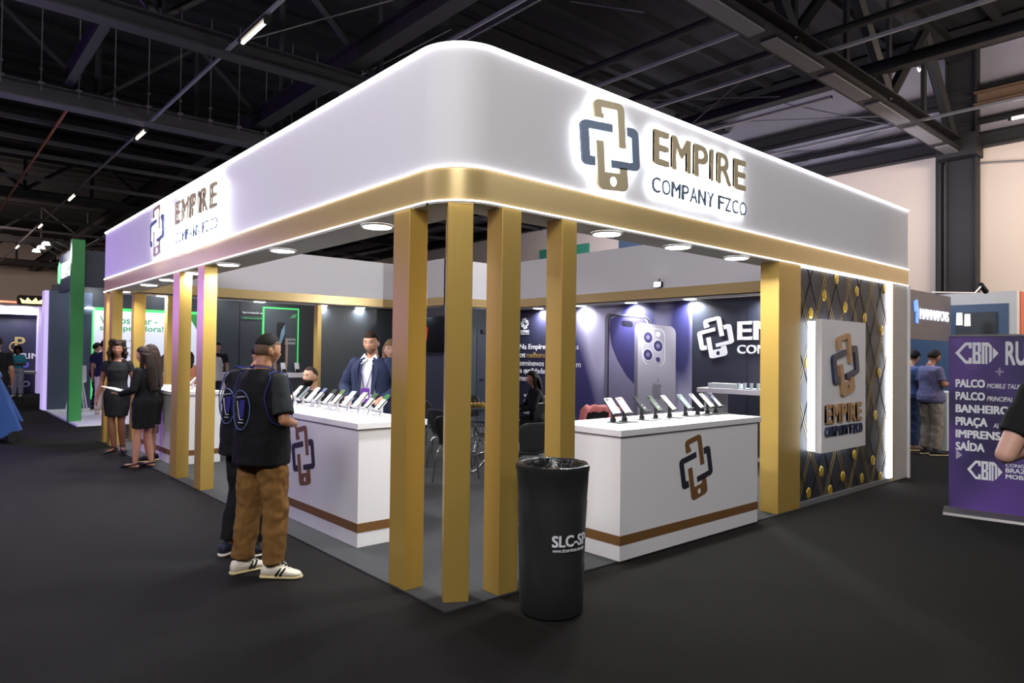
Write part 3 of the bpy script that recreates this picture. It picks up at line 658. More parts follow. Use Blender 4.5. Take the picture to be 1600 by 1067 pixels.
def cbm(x, y, w, h):
    k = w / 10; q = h / 5
    def P(pts, hole=None):
        bm = new(); tri_prism(bm, [(x + a * k, y + c * q) for a, c in pts], 0, .001); bm.transform(mb); obj('logo_piece', bm, PRINTW, BT)
    P([(0, 2.5), (2.4, 5), (3.9, 5), (3.9, 3.6), (3.2, 3.6), (3.2, 4.3), (2.6, 4.3), (1.0, 2.5), (2.6, .7), (3.2, .7), (3.2, 1.4), (3.9, 1.4), (3.9, 0), (2.4, 0)])
    P([(4.1, 0), (4.1, 5), (6.0, 5), (6.0, 2.9), (5.7, 2.5), (6.0, 2.1), (6.0, 0), (5.3, 0), (5.3, 2.1), (4.8, 2.1), (4.8, 2.8), (5.3, 2.8), (5.3, 4.3), (4.8, 4.3), (4.8, .0)])
    P([(4.8, 0), (4.8, .7), (5.3, .7), (5.3, 0)])
    P([(6.2, 0), (6.2, 5), (7.7, 5), (8.5, 4.2), (8.5, .8), (7.9, .2), (7.9, 3.9), (7.5, 4.2), (7.5, 0), (7.0, 0), (7.0, 4.2), (6.8, 4.2), (6.8, 0)])
    P([(8.7, 1.1), (8.7, 3.9), (10, 2.5)])
mb0 = mb; mb = mb0 @ Matrix.Diagonal((.79, 1, 1, 1))
cbm(.07, 1.465, .46, .215)
letter('printed_lettering', 'RUA', PRINTW, mb @ Matrix.Translation((.60, 1.455, 0)), .34, .235, .001, .03, BT)
b = new(); box(b, .50, .58, 1.38, 1.40, 0, .001); box(b, .53, .55, 1.35, 1.43, 0, .001); b.transform(mb); obj('plus_sign', b, mat('grey violet print', (150, 140, 170), .6), BT)
y = 1.225
for s, w, t2, w2 in (('PALCO', .315, 'MOBILE TALKS', .37), ('PALCO', .315, 'PRINCIPAL', .27), ('BANHEIROS', .62, None, 0), ('PRAÇA', .34, 'ALIMENTAÇÃO', .36), ('IMPRENSA', .56, None, 0), ('SAÍDA', .31, None, 0)):
    hh = .082 if s not in ('PRAÇA', 'SAÍDA') else .105
    letter('printed_lettering', s, PRINTW, mb @ Matrix.Translation((.075, y - (.022 if s == 'PRAÇA' else 0), 0)), w, hh, .001, .045, BT)
    if t2: letter('printed_lettering', t2, PRINTW, mb @ Matrix.Translation((.075 + w + (.02 if s != 'PRAÇA' else .06), y - (.018 if 'Ç' in t2 else 0), 0)), w2, .046 * (1.5 if 'Ç' in t2 else 1), .001, .012, BT, shear=.25)
    y -= .128
for k in range(6):
    b = box(new(), .08, .08 + .07 * (1 - abs(k - 2.5) / 3.5), .50 + k * .014, .507 + k * .014, 0, .001); b.transform(mb); obj('arrow_stripe', b, PRINTW, BT)
cbm(.20, .31, .37, .185)
for s, yy, w in (('CONGRESSO', .46, .37), ('BRAZILIAN', .405, .40), ('MOBILE', .345, .28)): letter('printed_lettering', s, PRINTW, mb @ Matrix.Translation((.60, yy, 0)), w, .034 if s == 'CONGRESSO' else .044, .001, .02 if s == 'CONGRESSO' else .03, BT)
for k in range(6):
    for ox, oy in ((.02, 1.60), (.14, 1.38), (.25, 1.52)):
        b = new(); prism(b, [(ox + k * .022, oy + .12), (ox + k * .022 + .008, oy + .12), (ox + k * .022 + .07, oy + .03), (ox + k * .022 + .062, oy + .03)], 0, .0006); b.transform(mb); obj('stripe', b, LV, BT)
mb = mb0

# ------------------------------------------------------------------ meeting tables and chairs
LEA = mat('black leatherette', (26, 26, 28), .35, var=.06, scale=6); LEG_ = CHROME
def shell_chair():
    t = thing('shell_chair', 'x', 'chair')
    prof = [(.21, .425, .17), (.20, .44, .19), (.14, .445, .205), (.04, .44, .21), (-.06, .435, .205), (-.14, .445, .19), (-.19, .475, .165), (-.21, .53, .15), (-.225, .60, .175), (-.245, .69, .205), (-.262, .76, .20), (-.272, .805, .16), (-.274, .815, .10)]
    def sh(seq):
        b = new(); rt, rb = [], []
        for y, z, w in seq:
            cup = .018
            rt.append([b.verts.new((w * s, y + (abs(s) ** 2) * (cup if z > .5 else 0), z + (abs(s) ** 2) * (cup if z < .5 else 0))) for s in (-1, -.75, -.4, 0, .4, .75, 1)])
        for a, c in zip(rt, rt[1:]):
            for j in range(6): b.faces.new((a[j], a[j + 1], c[j + 1], c[j]))
        return b
    for nm, seq in (('seat', prof[:7]), ('backrest', prof[6:])):
        o = obj(nm, sh(seq), LEA, t, True); md = o.modifiers.new('s', 'SOLIDIFY'); md.thickness = .022; md.offset = 0; m2 = o.modifiers.new('b', 'SUBSURF'); m2.levels = m2.render_levels = 1
    for sx in (-1, 1):
        for sy in (-1, 1):
            b = new(); tube(b, [(0.02 * sx, .0, .425), (.12 * sx, .11 * sy, .425), (.165 * sx, .16 * sy, .405), (.185 * sx, .185 * sy, .33), (.215 * sx, .225 * sy, 0)], .0105, 8)
            obj('leg', b, CHROME, t, True)
    return t
def cpchair(src, x, y, hdx, hdy, label, first=False):
    o = src if first else dup(src)
    o.location = (x, y, .012); o.rotation_euler = (0, 0, math.atan2(-hdx, hdy)); o['label'] = label; o['group'] = 'black shell chairs'
    return o
SC = shell_chair()
cpchair(SC, 2.62, 3.42, .85, .5, 'black shell chair between the left and the middle front posts, seat facing right', True)
cpchair(SC, 3.12, 4.25, .9, .1, 'black shell chair just behind the nearest one, seen over its back')
cpchair(SC, 3.95, 5.6, .9, -.3, 'black shell chair farther back by the dark wall, left of the flat faced post')
cpchair(SC, 4.95, 6.15, -.5, -.85, 'black shell chair beyond the table with the yellow tray')
cpchair(SC, 3.62, 3.86, -.9, .2, 'black shell chair pushed to the near glass table, right of the flat faced post')
cpchair(SC, 2.80, 2.38, .25, .95, 'black shell chair seen from behind, between the two right front posts')
cpchair(SC, 4.93, 4.60, -.15, 1, 'pale reflecting shell chair on which the dark haired woman sits')
cpchair(SC, 4.98, 3.40, .2, .95, 'black shell chair with the pink jacket hung over it')
GLASS = mat('dark glass top', (30, 34, 38), .08, var=.02)
def table(x, y, label):
    t = thing('round_table', label, 'table', (x, y, .012), 0, 'round meeting tables')
    b = new(); loft(b, [ell((0, 0, .725), .38, .38, 32), ell((0, 0, .737), .385, .385, 32)]); obj('table_top', b, GLASS, t)
    b = new(); tube(b, [(0, 0, .10), (0, 0, .722)], .028, 14); obj('column', b, CHROME, t, True)
    for k in range(4):
        a = PI / 4 + k * PI / 2; c, s = math.cos(a), math.sin(a)
        b = new(); tube(b, [(.02 * c, .02 * s, .34), (.06 * c, .06 * s, .2), (.17 * c, .17 * s, .075), (.33 * c, .33 * s, .018)], [.013, .014, .015, .017], 8); obj('foot', b, CHROME, t, True)
        b = new(); tube(b, [(.02 * c, .02 * s, .56), (.1 * c, .1 * s, .68), (.24 * c, .24 * s, .72)], .011, 8); obj('brace', b, CHROME, t, True)
    return t
table(3.12, 3.38, 'round glass table on chrome star base, nearest, behind the front posts')
table(4.45, 5.35, 'round glass table farther back carrying the yellow snack tray')
table(4.22, 4.58, 'round glass table in front of the seated dark haired woman')
TR = thing('snack_tray', 'yellow edged snack tray with small jars on the far round table', 'tray', (4.40, 5.27, .749))
YEL = mat('yellow tray rim', (206, 180, 90), .5)
b = new(); loft(b, [ell((0, 0, 0), .16, .11), ell((0, 0, .03), .18, .13), ell((0, 0, .03), .165, .115), ell((0, 0, .008), .15, .1)]); obj('tray_body', b, YEL, TR)
for k in range(7):
    b = new(); sphere(b, (-.12 + k * .04, .02 * (-1) ** k, .03), .022, 8, 6); obj('snack', b, mat('baked snack', (176, 120, 58), .7) if k == 0 else bpy.data.materials['baked snack'], TR)
for k, (dx_, dy_) in enumerate(((-.09, .0), (0, .03), (.08, -.02))):
    b = new(); loft(b, [ell((0, 0, 0), .022, .022, 12), ell((0, 0, .05), .024, .024, 12), ell((0, 0, .055), .018, .018, 12), ell((0, 0, .07), .018, .018, 12)])
    o = obj('small_jar', b, mat('amber jar', (96, 70, 50), .2) if k == 0 else bpy.data.materials['amber jar']); o.location = (4.42 + dx_, 5.36 + dy_ + .12, .749)
    tag(o, ['left', 'middle', 'right'][k] + ' amber jar of the three on the far glass table', 'jar', 'small jars on the far table')
# pink jacket over the chair
PK = mat('coral pink knit', (206, 118, 116), .85, var=.12, scale=12, bump=.4, bscale=60)
b = new(); rows = []
for s in range(17):
    u = -1 + s / 8; 
    rows.append([])
    for k in range(13):
        v = k / 12; side = -1 if v < .5 else 1
        d = abs(v - .5) * 2
        z = .86 - d * (.30 if side > 0 else .10) - .05 * (u * u) * (1 - d) + .008 * math.sin(u * 9 + v * 7)
        y = side * (.035 + .03 * min(1, d * 3)) * (1 if d > .02 else 0) + .012 * math.sin(u * 11 + d * 5)
        rows[-1].append((u * .26 + .02 * math.sin(v * 9), y, z))
loft(b, rows, caps=False, closed=False)
tube(b, [(.20, -.03, .84), (.29, -.05, .78), (.31, -.06, .62), (.29, -.05, .46)], [.04, .055, .05, .04], 10)
tube(b, [(-.20, -.03, .84), (-.28, -.05, .78), (-.30, -.04, .66), (-.27, -.05, .52)], [.04, .055, .05, .04], 10)
JK = obj('pink_jacket', b, PK, None, True); md = JK.modifiers.new('s', 'SOLIDIFY'); md.thickness = .012
JK.location = (4.93, 3.16, .012); JK.rotation_euler = (0, 0, math.atan2(-.2, .95)); tag(JK, 'coral pink jacket hung over a black chair behind the right counter', 'jacket')

# ------------------------------------------------------------------ bar table with cups
BTb = thing('bar_table', 'white high bar table against the navy wall, right rear of the stand', 'table', (6.55, 1.15, .012))
bevel(obj('table_top', box(new(), 0, .62, -.2, 1.46, 1.02, 1.09), WHITE, BTb), .004)
obj('end_panel', box(new(), .05, .57, 1.28, 1.36, 0, 1.02), WHITE, BTb)
obj('middle_panel', box(new(), .05, .57, .30, .42, 0, 1.02), WHITE, BTb)
obj('low_shelf', box(new(), .05, .57, -.2, .30, .45, .49), WHITE, BTb)
def small(name, bm, m, loc, label, cat, group=None, smooth=False):
    o = obj(name, bm, m, None, smooth); o.location = loc; return tag(o, label, cat, group)
BZ = 1.102
small('plastic_container', box(new(), -.10, .10, -.24, .24, 0, .075), mat('milky plastic', (222, 230, 228), .35), (6.72, 2.22, BZ), 'long milky plastic container on the left of the bar table', 'container')
t = thing('glass_rack', 'rack of small clear glasses on the bar table between container and cups', 'glass rack', (6.70, 1.80, BZ))
CLR = mat('frosted clear plastic', (176, 188, 192), .2, var=.05)
obj('rack_base', box(new(), -.1, .1, -.22, .2, 0, .012), CLR, t)
for k in range(8):
    b = new(); loft(b, [ell((0, 0, 0), .02, .02, 10), ell((0, 0, .08), .026, .026, 10)]); b.transform(Matrix.Translation((-.05 if k % 2 else .05, -.19 + k * .052, .012))); obj('glass', b, CLR, t)
for x, y, h, lb in ((6.66, 1.50, .20, 'shorter stack of white paper cups left of the taller stack'), (6.72, 1.38, .27, 'taller stack of white paper cups on the bar table'), (6.68, 1.28, .2, 'short stack of white paper cups beside the round headed figurine')):
    b = new()
    for k in range(int(h / .028)): loft(b, [ell((0, 0, k * .028), .034 - .0, .034, 14), ell((0, 0, k * .028 + .026), .038, .038, 14)], caps=True)
    small('cup_stack', b, WHITE, (x, y, BZ), lb, 'cups', 'stacked paper cups on the bar table')
t = thing('figurine_dispenser', 'round headed white and black figurine with coloured capsules on the bar table', 'figurine', (6.70, 1.10, BZ))
b = new(); sphere(b, (0, 0, .27), (.055, .055, .06)); obj('head', b, WHITE, t, True)
b = new(); sphere(b, (-.03, -.01, .265), (.035, .042, .038)); obj('visor', b, BLACK, t, True)
b = new(); loft(b, [ell((0, 0, 0), .05, .05), ell((0, 0, .06), .075, .07), ell((0, 0, .15), .07, .065), ell((0, 0, .22), .03, .03)]); obj('body', b, CLR, t, True)
for k, (c, n) in enumerate((((170, 52, 50), 'red'), ((40, 60, 50), 'green'), ((30, 30, 34), 'black'), ((190, 70, 60), 'red'), ((60, 70, 66), 'green'))):
    a = 2.4 + k * .45; b = new(); sphere(b, (.075 * math.cos(a), .07 * math.sin(a), .05 + .035 * (k % 3)), .022, 8, 6); obj('capsule', b, mat('capsule ' + n, c, .3), t)
t = thing('shopping_bag', 'dark red patterned bag on the floor behind the right counter', 'bag', (4.55, .78, .012))
b = new(); loft(b, [ell((0, 0, 0), .17, .09, 20, 0, 4), ell((0, 0, .16), .18, .10, 20, 0, 4), ell((.01, 0, .32), .16, .06, 20, 0, 4)]); obj('bag_body', b, mat('dark red bag cloth', (120, 34, 52), .6, var=.4, scale=14), t, True)
b = new(); tube(b, [(-.08, 0, .31), (-.06, 0, .43), (.06, 0, .43), (.08, 0, .31)], .008, 6); obj('handle', b, YEL, t)
# floodlight clamped on the inner gold band
t = thing('floodlight', 'bright small floodlight on the inner band above the phone mural', 'floodlight', (7.19, 3.80, 2.80))
obj('housing', box(new(), -.05, .02, -.07, .07, -.045, .045), BLKM, t)
b = box(new(), -.056, -.05, -.06, .06, -.038, .038); obj('lens', b, mat('floodlight lens', (255, 255, 255), .5, emit=60, ecol=(236, 244, 255)), t)
b = new(); tube(b, [(.0, 0, .04), (.01, 0, .10)], .01, 6); obj('bracket', b, BLKM, t)
d = bpy.data.lights.new('flood_beam', 'SPOT'); d.energy = 420; d.spot_size = 2.7; d.shadow_soft_size = .06; o = bpy.data.objects.new('flood_beam', d); COL.objects.link(o); o.location = (7.1, 3.8, 2.80); o.rotation_euler = Vector((-1, .35, -.12)).to_track_quat('-Z', 'Y').to_euler()
d = bpy.data.lights.new('wall_washer', 'SPOT'); d.energy = 150; d.spot_size = 1.5; d.shadow_soft_size = .05; o = bpy.data.objects.new('wall_washer', d); COL.objects.link(o); o.location = (7.32, 4.62, 2.50); o.rotation_euler = Vector((.42, -.05, -.7)).to_track_quat('-Z', 'Y').to_euler()

# ------------------------------------------------------------------ neighbouring green stand (left, beyond the end of the white stand)
GRN = mat('bright green paint', (58, 150, 76), .4, var=.04, scale=2); GRNL = mat('green print', (84, 178, 110), .5)
WFL = mat('white raised floor', (232, 232, 238), .4, var=.01)
tag(obj('white_platform', box(new(), .12, 8.6, 12.9, 17.8, 0, .04), WFL), 'white raised floor of the green and navy neighbouring stand', 'platform')
tag(bevel(obj('green_post', box(new(), .10, .34, 13.75, 13.95, 0, 3.92), GRN), .004), 'tall bright green post of the neighbouring stand at the left', 'post')
NB = thing('navy_end_wall', 'plain navy end wall of the green stand, left of the green post', 'wall panel', (.16, 17.3, .04))
obj('wall_board', box(new(), 0, .95, 0, .4, 0, 3.0), mat('slate navy board', (62, 72, 92), .5, var=.03), NB)
obj('lit_edge', box(new(), -.09, .0, -.02, .4, 0, 3.0), mat('lilac lit edge', (190, 176, 226), .4, emit=.8, ecol=(196, 176, 240)), NB)
FN = thing('stand_sign_band', 'dark blue sign band with lit white and green lettering and arm lamps, far left', 'sign band', (.2, 14.0, 2.93))
obj('band_board', box(new(), .03, .16, 0, 2.4, 0, .88), mat('dark blue band', (52, 58, 84), .45), FN)
obj('band_return', box(new(), .16, 4.5, 0, .12, .0, .8), mat('dark blue band two', (50, 56, 70), .45), FN)
mwl = basis((.027, 2.35, 0), (0, -1, 0), (0, 0, 1))
LW = mat('lit white letters', (255, 255, 255), .5, emit=1.3, ecol=(230, 255, 240)); LG = mat('lit green letters', (120, 230, 150), .5, emit=1.2, ecol=(120, 240, 160))
b = new(); prism(b, [(0, .25), (.18, .2), (.34, .35), (.34, .6), (.16, .72), (0, .6)], 0, .02); b.transform(mwl); obj('leaf_emblem', b, LG, FN)
letter('sign_letters', 'FIX CELL', LW, mwl @ Matrix.Translation((.5, .3, 0)), 1.75, .36, .02, .02, FN)
for k in range(3):
    b = new(); yy = 2.2 - k * .75; tube(b, [(.05, yy, .86), (-.25, yy, 1.02), (-.42, yy, .98)], .015, 6); ar = obj('lamp_arm', b, BLKM, FN)
    b = new(); loft(b, [ell((-.45, yy, .93), .085, .085, 14), ell((-.45, yy, .99), .05, .05, 14)]); obj('lamp_head', b, LAMP, ar)
    d = bpy.data.lights.new('arm_lamp', 'POINT'); d.energy = 10; d.shadow_soft_size = .1; o = bpy.data.objects.new('arm_lamp', d); COL.objects.link(o); o.parent = FN; o.location = (-.45, yy, .85)
SLN = mat('slate wall', (48, 54, 62), .45, var=.03)
BW_ = thing('stand_back_wall', 'dark back wall of the green stand with white and black framed posters', 'wall panel', (.3, 17.85, .04))
obj('wall_board', box(new(), 0, 8.2, 0, .1, 0, 3.2), SLN, BW_)
obj('panel_joint', box(new(), 4.80, 4.82, -.01, 0, 0, 3.2), BLACK, BW_)
mb2 = basis((0, -.001, 0), (1, 0, 0), (0, 0, 1))
def framed(x0, x1, z0, z1, m, fr=.08):
    b = new(); box(b, x0, x1, -.05, 0, z0, z1); box(b, x0 + fr, x1 - fr, -.056, -.05, z0 + fr, z1 - fr) if 0 else None
    o = obj('poster_frame', b, mat('lit green frame', (70, 200, 100), .4, emit=.7, ecol=(70, 210, 110)) if 'lit green frame' not in bpy.data.materials else bpy.data.materials['lit green frame'], BW_)
    obj('poster', box(new(), x0 + fr, x1 - fr, -.056, -.05, z0 + fr, z1 - fr), m, o); return o
framed(.86, 3.95, .2, 2.66, mat('white poster', (214, 218, 232), .5, emit=.35, ecol=(214, 218, 236), var=.01))
mbp = basis((0, -.058, 0), (1, 0, 0), (0, 0, 1))
letter('poster_lettering', 'Vamos falar -', GRNL, mbp @ Matrix.Translation((1.08, 2.24, 0)), 1.42, .19, .002, .012, BW_)
letter('poster_lettering', 'sua operadora!', GRNL, mbp @ Matrix.Translation((1.08, 2.0, 0)), 1.58, .2, .002, .014, BW_)
GP = mat('grey small print', (120, 124, 134), .6)
for s, z in (('O melhor sinal, sempre de', 1.74), ('Linha propria, tempo real', 1.54), ('E muito mais vantagens com', 1.34)): letter('poster_lettering', s, GP, mbp @ Matrix.Translation((1.12, z, 0)), 1.1, .075, .002, .004, BW_)
b = new(); tri_prism(b, arcpts(2.95, 1.1, .42, 0, 2 * PI, 28)[:-1], 0, .002); b.transform(mbp); obj('poster_picture', b, mat('poster picture dark', (52, 56, 60), .5), BW_)
b = new(); prism(b, [(3.0, .35), (3.3, .35), (3.55, .95), (3.4, 1.05)], 0, .003); b.transform(mbp); obj('poster_picture', b, mat('poster picture red', (160, 70, 60), .5), BW_)
b = new(); prism(b, [(3.3, 2.58), (3.87, 2.58), (3.87, 1.6)], 0, .002); b.transform(mbp); obj('poster_green_corner', b, GRN, BW_)
framed(5.50, 6.68, .5, 2.92, mat('dark phone poster', (70, 76, 84), .4, var=.25, scale=1.2), .05)
letter('wall_lettering', 'Aproveitando as', PRINTW, mbp @ Matrix.Translation((4.86, 2.66, 0)), .62, .09, .01, .006, BW_)
letter('wall_lettering', 'melhores compras', GRNL, mbp @ Matrix.Translation((4.86, 2.49, 0)), .62, .10, .01, .006, BW_)
for s, x, z, w in (('SAIBA SUA', 5.62, 1.88, .3), ('OPERADORA', 5.62, 1.76, .3), ('CONSUMO', 6.22, 1.88, .36), ('DE INTERNET', 6.22, 1.76, .36)): letter('poster_lettering', s, PRINTW, mbp @ Matrix.Translation((x, z, 0)), w, .07, .002, .004, BW_)
b = new(); prism(b, rr(5.95, 6.22, 1.15, 2.45, .05), 0, .004); b.transform(mbp); obj('printed_phone', b, mat('printed phone dark', (26, 30, 38), .3), BW_)
b = new(); prism(b, [(5.96, 1.5), (6.0, 1.5), (6.21, 2.1), (6.21, 2.4), (6.1, 2.2)], .004, .005); b.transform(mbp); obj('printed_phone_shine', b, mat('printed shine', (120, 150, 170), .3), BW_)
SKP = mat('printed skin', (176, 140, 120), .5)
for x0, x1, k in ((5.88, 5.95, 1), (6.23, 6.32, -1)):
    b = new(); prism(b, [(x0, .56), (x1 + .05 * k, .56), (x1, 1.2), (x1, 1.9), (x0 + .02, 1.95), (x0 - .02 * k, 1.3)], .004, .006); b.transform(mbp); obj('printed_hand', b, SKP, BW_)
b = new(); prism(b, [(6.36, 2.6), (6.5, 2.72), (6.6, 2.74), (6.56, 2.62)], .0, .003); b.transform(mbp); obj('printed_leaf', b, GRNL, BW_)
SH = thing('wall_shelf', 'white shelf with phones below the dark poster of the green stand', 'shelf', (5.0, 17.35, .04))
obj('shelf_board', box(new(), .55, 2.2, 0, .48, .72, .86), WHITE, SH); obj('shelf_panel', box(new(), .6, 2.15, .1, .45, 0, .72), SLN, SH)
for k, x in enumerate((5.95, 6.4, 6.85)):
    phone_s = thing('shelf_phone', ['left', 'middle', 'right'][k] + ' phone of the three on the white shelf under the dark poster', 'smartphone', (x, 17.55, .90), 0, 'phones on the far shelf'); phone_s.scale = (2, 2, 2)
    b = new(); prism(b, rr(-.036, .036, .02, .165, .009, 3), 0, .008); b.transform(Matrix.Rotation(math.radians(72), 4, 'X')); obj('phone_body', b, PRINTW, phone_s)
    obj('holder', box(new(), -.03, .03, -.02, .06, 0, .06), BLACK, phone_s)
CT = thing('white_counter', 'white counter of the green stand seen between the left gold posts', 'counter', (1.95, 14.6, .04))
bevel(obj('counter_top', box(new(), 0, 2.9, 0, .5, .90, .98), WHITE, CT), .004); obj('body', box(new(), .05, 2.85, .05, .45, 0, .9), WHITE, CT)
ST = thing('bar_stool', 'white bar stool on the white platform beside the green post', 'stool', (.62, 16.1, .04))
b = new(); loft(b, [ell((0, 0, .72), .17, .17), ell((0, 0, .76), .2, .19), ell((0, 0, .78), .18, .17)]); obj('seat', b, WHITE, ST, True)
b = new(); loft(b, [[(x, -.17, .78), (x, -.14, .78), (x * .9, -.19, 1.14), (x * .9, -.21, 1.14)] for x in (-.17, .17)]); obj('backrest', b, WHITE, ST)
for sx, sy in ((-1, -1), (1, -1), (1, 1), (-1, 1)):
    b = new(); tube(b, [(.1 * sx, .1 * sy, .73), (.2 * sx, .2 * sy, 0)], .014, 8); obj('leg', b, WHITE, ST)
b = new(); tube(b, [(.16, .16, .25), (-.16, .16, .25), (-.16, -.16, .25), (.16, -.16, .25), (.16, .16, .25)], .01, 6); obj('foot_ring', b, CHROME, ST)
for x, y, e in ((1.3, 17.0, 26), (3.0, 17.0, 26), (6.0, 17.0, 22), (6.4, 15.5, 16), (4.5, 17.2, 12)):
    o = area('neighbour_downlight', (x, y, 3.3), (x, y + .25, 0), .25, .25, e, (.95, .98, 1))
NL = thing('spot_lamp', 'round white lamp shining at the top of the white green framed poster', 'lamp', (1.05, 17.3, 2.62))
b = new(); loft(b, [ell((0, 0, 0), .12, .12, 16), ell((0, 0, .05), .07, .07, 16)]); obj('lamp_head', b, LAMP, NL); b = new(); rod(b, (0, 0, .05), (0, .5, .15), .012); obj('lamp_arm', b, BLKM, NL)

# ------------------------------------------------------------------ far stand at the left end of the aisle
FS = thing('far_stand', 'distant navy stand wall with gold monogram and white lettering', 'exhibition stand', (-2.6, 26.2, 0))
FSW = mat('far navy wall', (36, 38, 62), .5)
obj('wall_board', box(new(), 0, 3.75, 0, .12, 0, 2.75), FSW, FS)
obj('top_band', box(new(), 0, 3.75, -.3, .12, 2.75, 3.05), mat('lilac band', (206, 196, 226), .5), FS)
obj('red_light_bar', box(new(), 0, 3.1, -.1, 0, 3.16, 3.22), mat('red light bar', (255, 110, 80), .5, emit=2.2, ecol=(255, 120, 90)), FS)
obj('side_post', box(new(), 3.55, 3.67, -.5, .12, 0, 3.05), mat('lilac lit edge two', (190, 176, 226), .4, emit=.6, ecol=(196, 176, 240)), FS)
mf = basis((0, -.002, 0), (1, 0, 0), (0, 0, 1)); GMET = mat('gold print', (190, 168, 112), .4, .2)
letter('lettering', 'GOLD PRIME', PRINTW, mf @ Matrix.Translation((1.85, 1.21, 0)), 2.0, .2, .01, .02, FS)
b = new(); tube(b, [(2.95 + .16 * math.cos(a), 1.62 + .16 * math.sin(a), 0) for a in [PI * (.4 + 1.5 * k / 16) for k in range(17)]], .025, 6); b.transform(mf); obj('monogram', b, GMET, FS)
letter('monogram', 'P', GMET, mf @ Matrix.Translation((2.93, 1.55, 0)), .3, .42, .01, .01, FS)
letter('lettering', 'GOLD', PRINTW, mf @ Matrix.Translation((2.5, .12 + .1, 0)), .9, .2, .01, .01, FS)
for x, c in ((2.4, (60, 140, 70)), (2.85, (150, 160, 170)), (3.25, (90, 100, 200))):
    b = new(); tri_prism(b, arcpts(x, 1.0, .11, 0, 2 * PI, 16)[:-1], 0, .004); b.transform(mf); obj('round_badge', b, mat('badge %d' % c[0], c, .5), FS)
obj('counter_top', box(new(), 1.9, 3.5, -.7, -.1, .70, .78), WHITE, FS)
CRW = thing('crown_sign', 'small glowing gold crown sign above the distant navy stand', 'sign', (.72, 25.6, 3.07))
b = new(); prism(b, rr(-.42, .42, 0, .34, .1), 0, .05); b.transform(basis((0, 0, 0), (1, 0, 0), (0, 0, 1))); obj('sign_board', b, BLKM, CRW)
b = new(); tri_prism(b, [(-.28, .06), (.28, .06), (.34, .24), (.18, .15), (.12, .27), (0, .14), (-.12, .27), (-.18, .15), (-.34, .24)], .05, .06); b.transform(basis((0, 0, 0), (1, 0, 0), (0, 0, 1))); obj('crown', b, mat('lit crown', (250, 220, 130), .4, emit=2.5, ecol=(255, 224, 140)), CRW)
for x in (-.6, .5):
    area('far_downlight', (x, 25.6, 2.95), (x, 26.4, 1.2), .2, .2, 22, (1, .97, 1))
tt = thing('spot_lamp', 'bright round lamp over the distant navy stand', 'lamp', (-.35, 25.7, 3.02)); b = new(); sphere(b, (0, 0, 0), .09); obj('bulb', b, bpy.data.materials['floodlight lens'], tt)
KI = thing('info_totem', 'lilac framed totem standing at the end of the left aisle', 'totem', (.62, 21.5, 0))
obj('totem_frame', box(new(), 0, .42, 0, .16, 0, 1.1), mat('lilac totem', (138, 124, 196), .5), KI); obj('totem_panel', box(new(), .07, .35, -.006, 0, .12, 1.02), FSW, KI)
# blue wheeled waste container being tipped at the far left
BC = thing('wheeled_container', 'blue wheeled waste container leaning back at the left edge', 'waste container', (-.96, 11.02, 0))
BLU = mat('blue polyethylene', (52, 84, 146), .45, var=.12, scale=3)
Rt = Matrix.Translation((-.22, 0, .06)) @ Matrix.Rotation(math.radians(-24), 4, 'Y')
def brot(b): b.transform(Rt); return b
b = new(); loft(b, [[(x0, y0, z) for x0, y0 in rr(-a, a, -c, c, .05, 3)] for z, a, c in ((.08, .22, .36), (.5, .25, .42), (1.0, .28, .48), (1.02, .31, .51), (1.06, .31, .51))]); obj('container_body', brot(b), BLU, BC)
b = new(); loft(b, [[(x0, y0, z) for x0, y0 in rr(-a, a, -c, c, .05, 3)] for z, a, c in ((1.065, .32, .52), (1.10, .31, .51), (1.14, .22, .4))]); obj('lid', brot(b), mat('lighter blue lid', (96, 128, 190), .4), BC)
for k in range(5):
    b = new(); box(b, .255, .29, -.32 + k * .16, -.29 + k * .16, .2, .95); obj('rib', brot(b), BLU, BC)
for sy in (-.38, .38):
    b = new(); tube(b, [(-.16, sy - .03, .10), (-.16, sy + .03, .10)], .10, 16); obj('wheel', b, BLACK, BC)

# ------------------------------------------------------------------ neighbouring stand on the right
RS = thing('blue_stand', 'dark blue stand beyond the right end, with hanging lit name panel', 'exhibition stand', (8.4, .2, 0))
DB = mat('deep blue wall', (58, 78, 108), .5, var=.06, scale=1); CHA = mat('grey violet panel', (72, 70, 84), .35, var=.05)
obj('name_panel', box(new(), .5, 2.47, .27, .31, 1.88, 2.64), CHA, RS)
mr_ = basis((.5, .268, 0), (1, 0, 0), (0, 0, 1))
letter('lit_lettering', 'MANNAPOVS', mat('lit white lettering', (240, 244, 255), .5, emit=.7, ecol=(238, 244, 255)), mr_ @ Matrix.Translation((.5, 2.20, 0)), 1.33, .17, .015, .012, RS)
b = new(); prism(b, [(.22, 2.46), (.36, 2.50), (.42, 2.36), (.40, 2.12), (.30, 2.14), (.32, 2.32), (.25, 2.3)], 0, .015); b.transform(mr_); obj('lit_emblem', b, mat('lit blue emblem', (120, 170, 255), .5, emit=.7, ecol=(120, 170, 255)), RS)
obj('back_wall', box(new(), 4.0, 4.1, -.2, 6, 0, 2.6), DB, RS); obj('far_wall', box(new(), 0, 4.0, 2.9, 3.0, 0, 2.6), DB, RS)
obj('grey_frame', box(new(), 4.12, 4.2, -.32, 3.5, 0, 2.82), mat('light grey frame', (186, 184, 186), .5), RS)
obj('grey_frame_front', box(new(), 4.02, 4.12, -.32, -.02, 0, 2.82), bpy.data.materials['light grey frame'], RS)
obj('grey_header', box(new(), 4.02, 4.12, -.02, 3.5, 2.5, 2.82), bpy.data.materials['light grey frame'], RS)
obj('orange_end', box(new(), 4.2, 4.62, -.34, -.30, 0, 2.82), mat('rust orange board', (176, 84, 56), .5), RS)
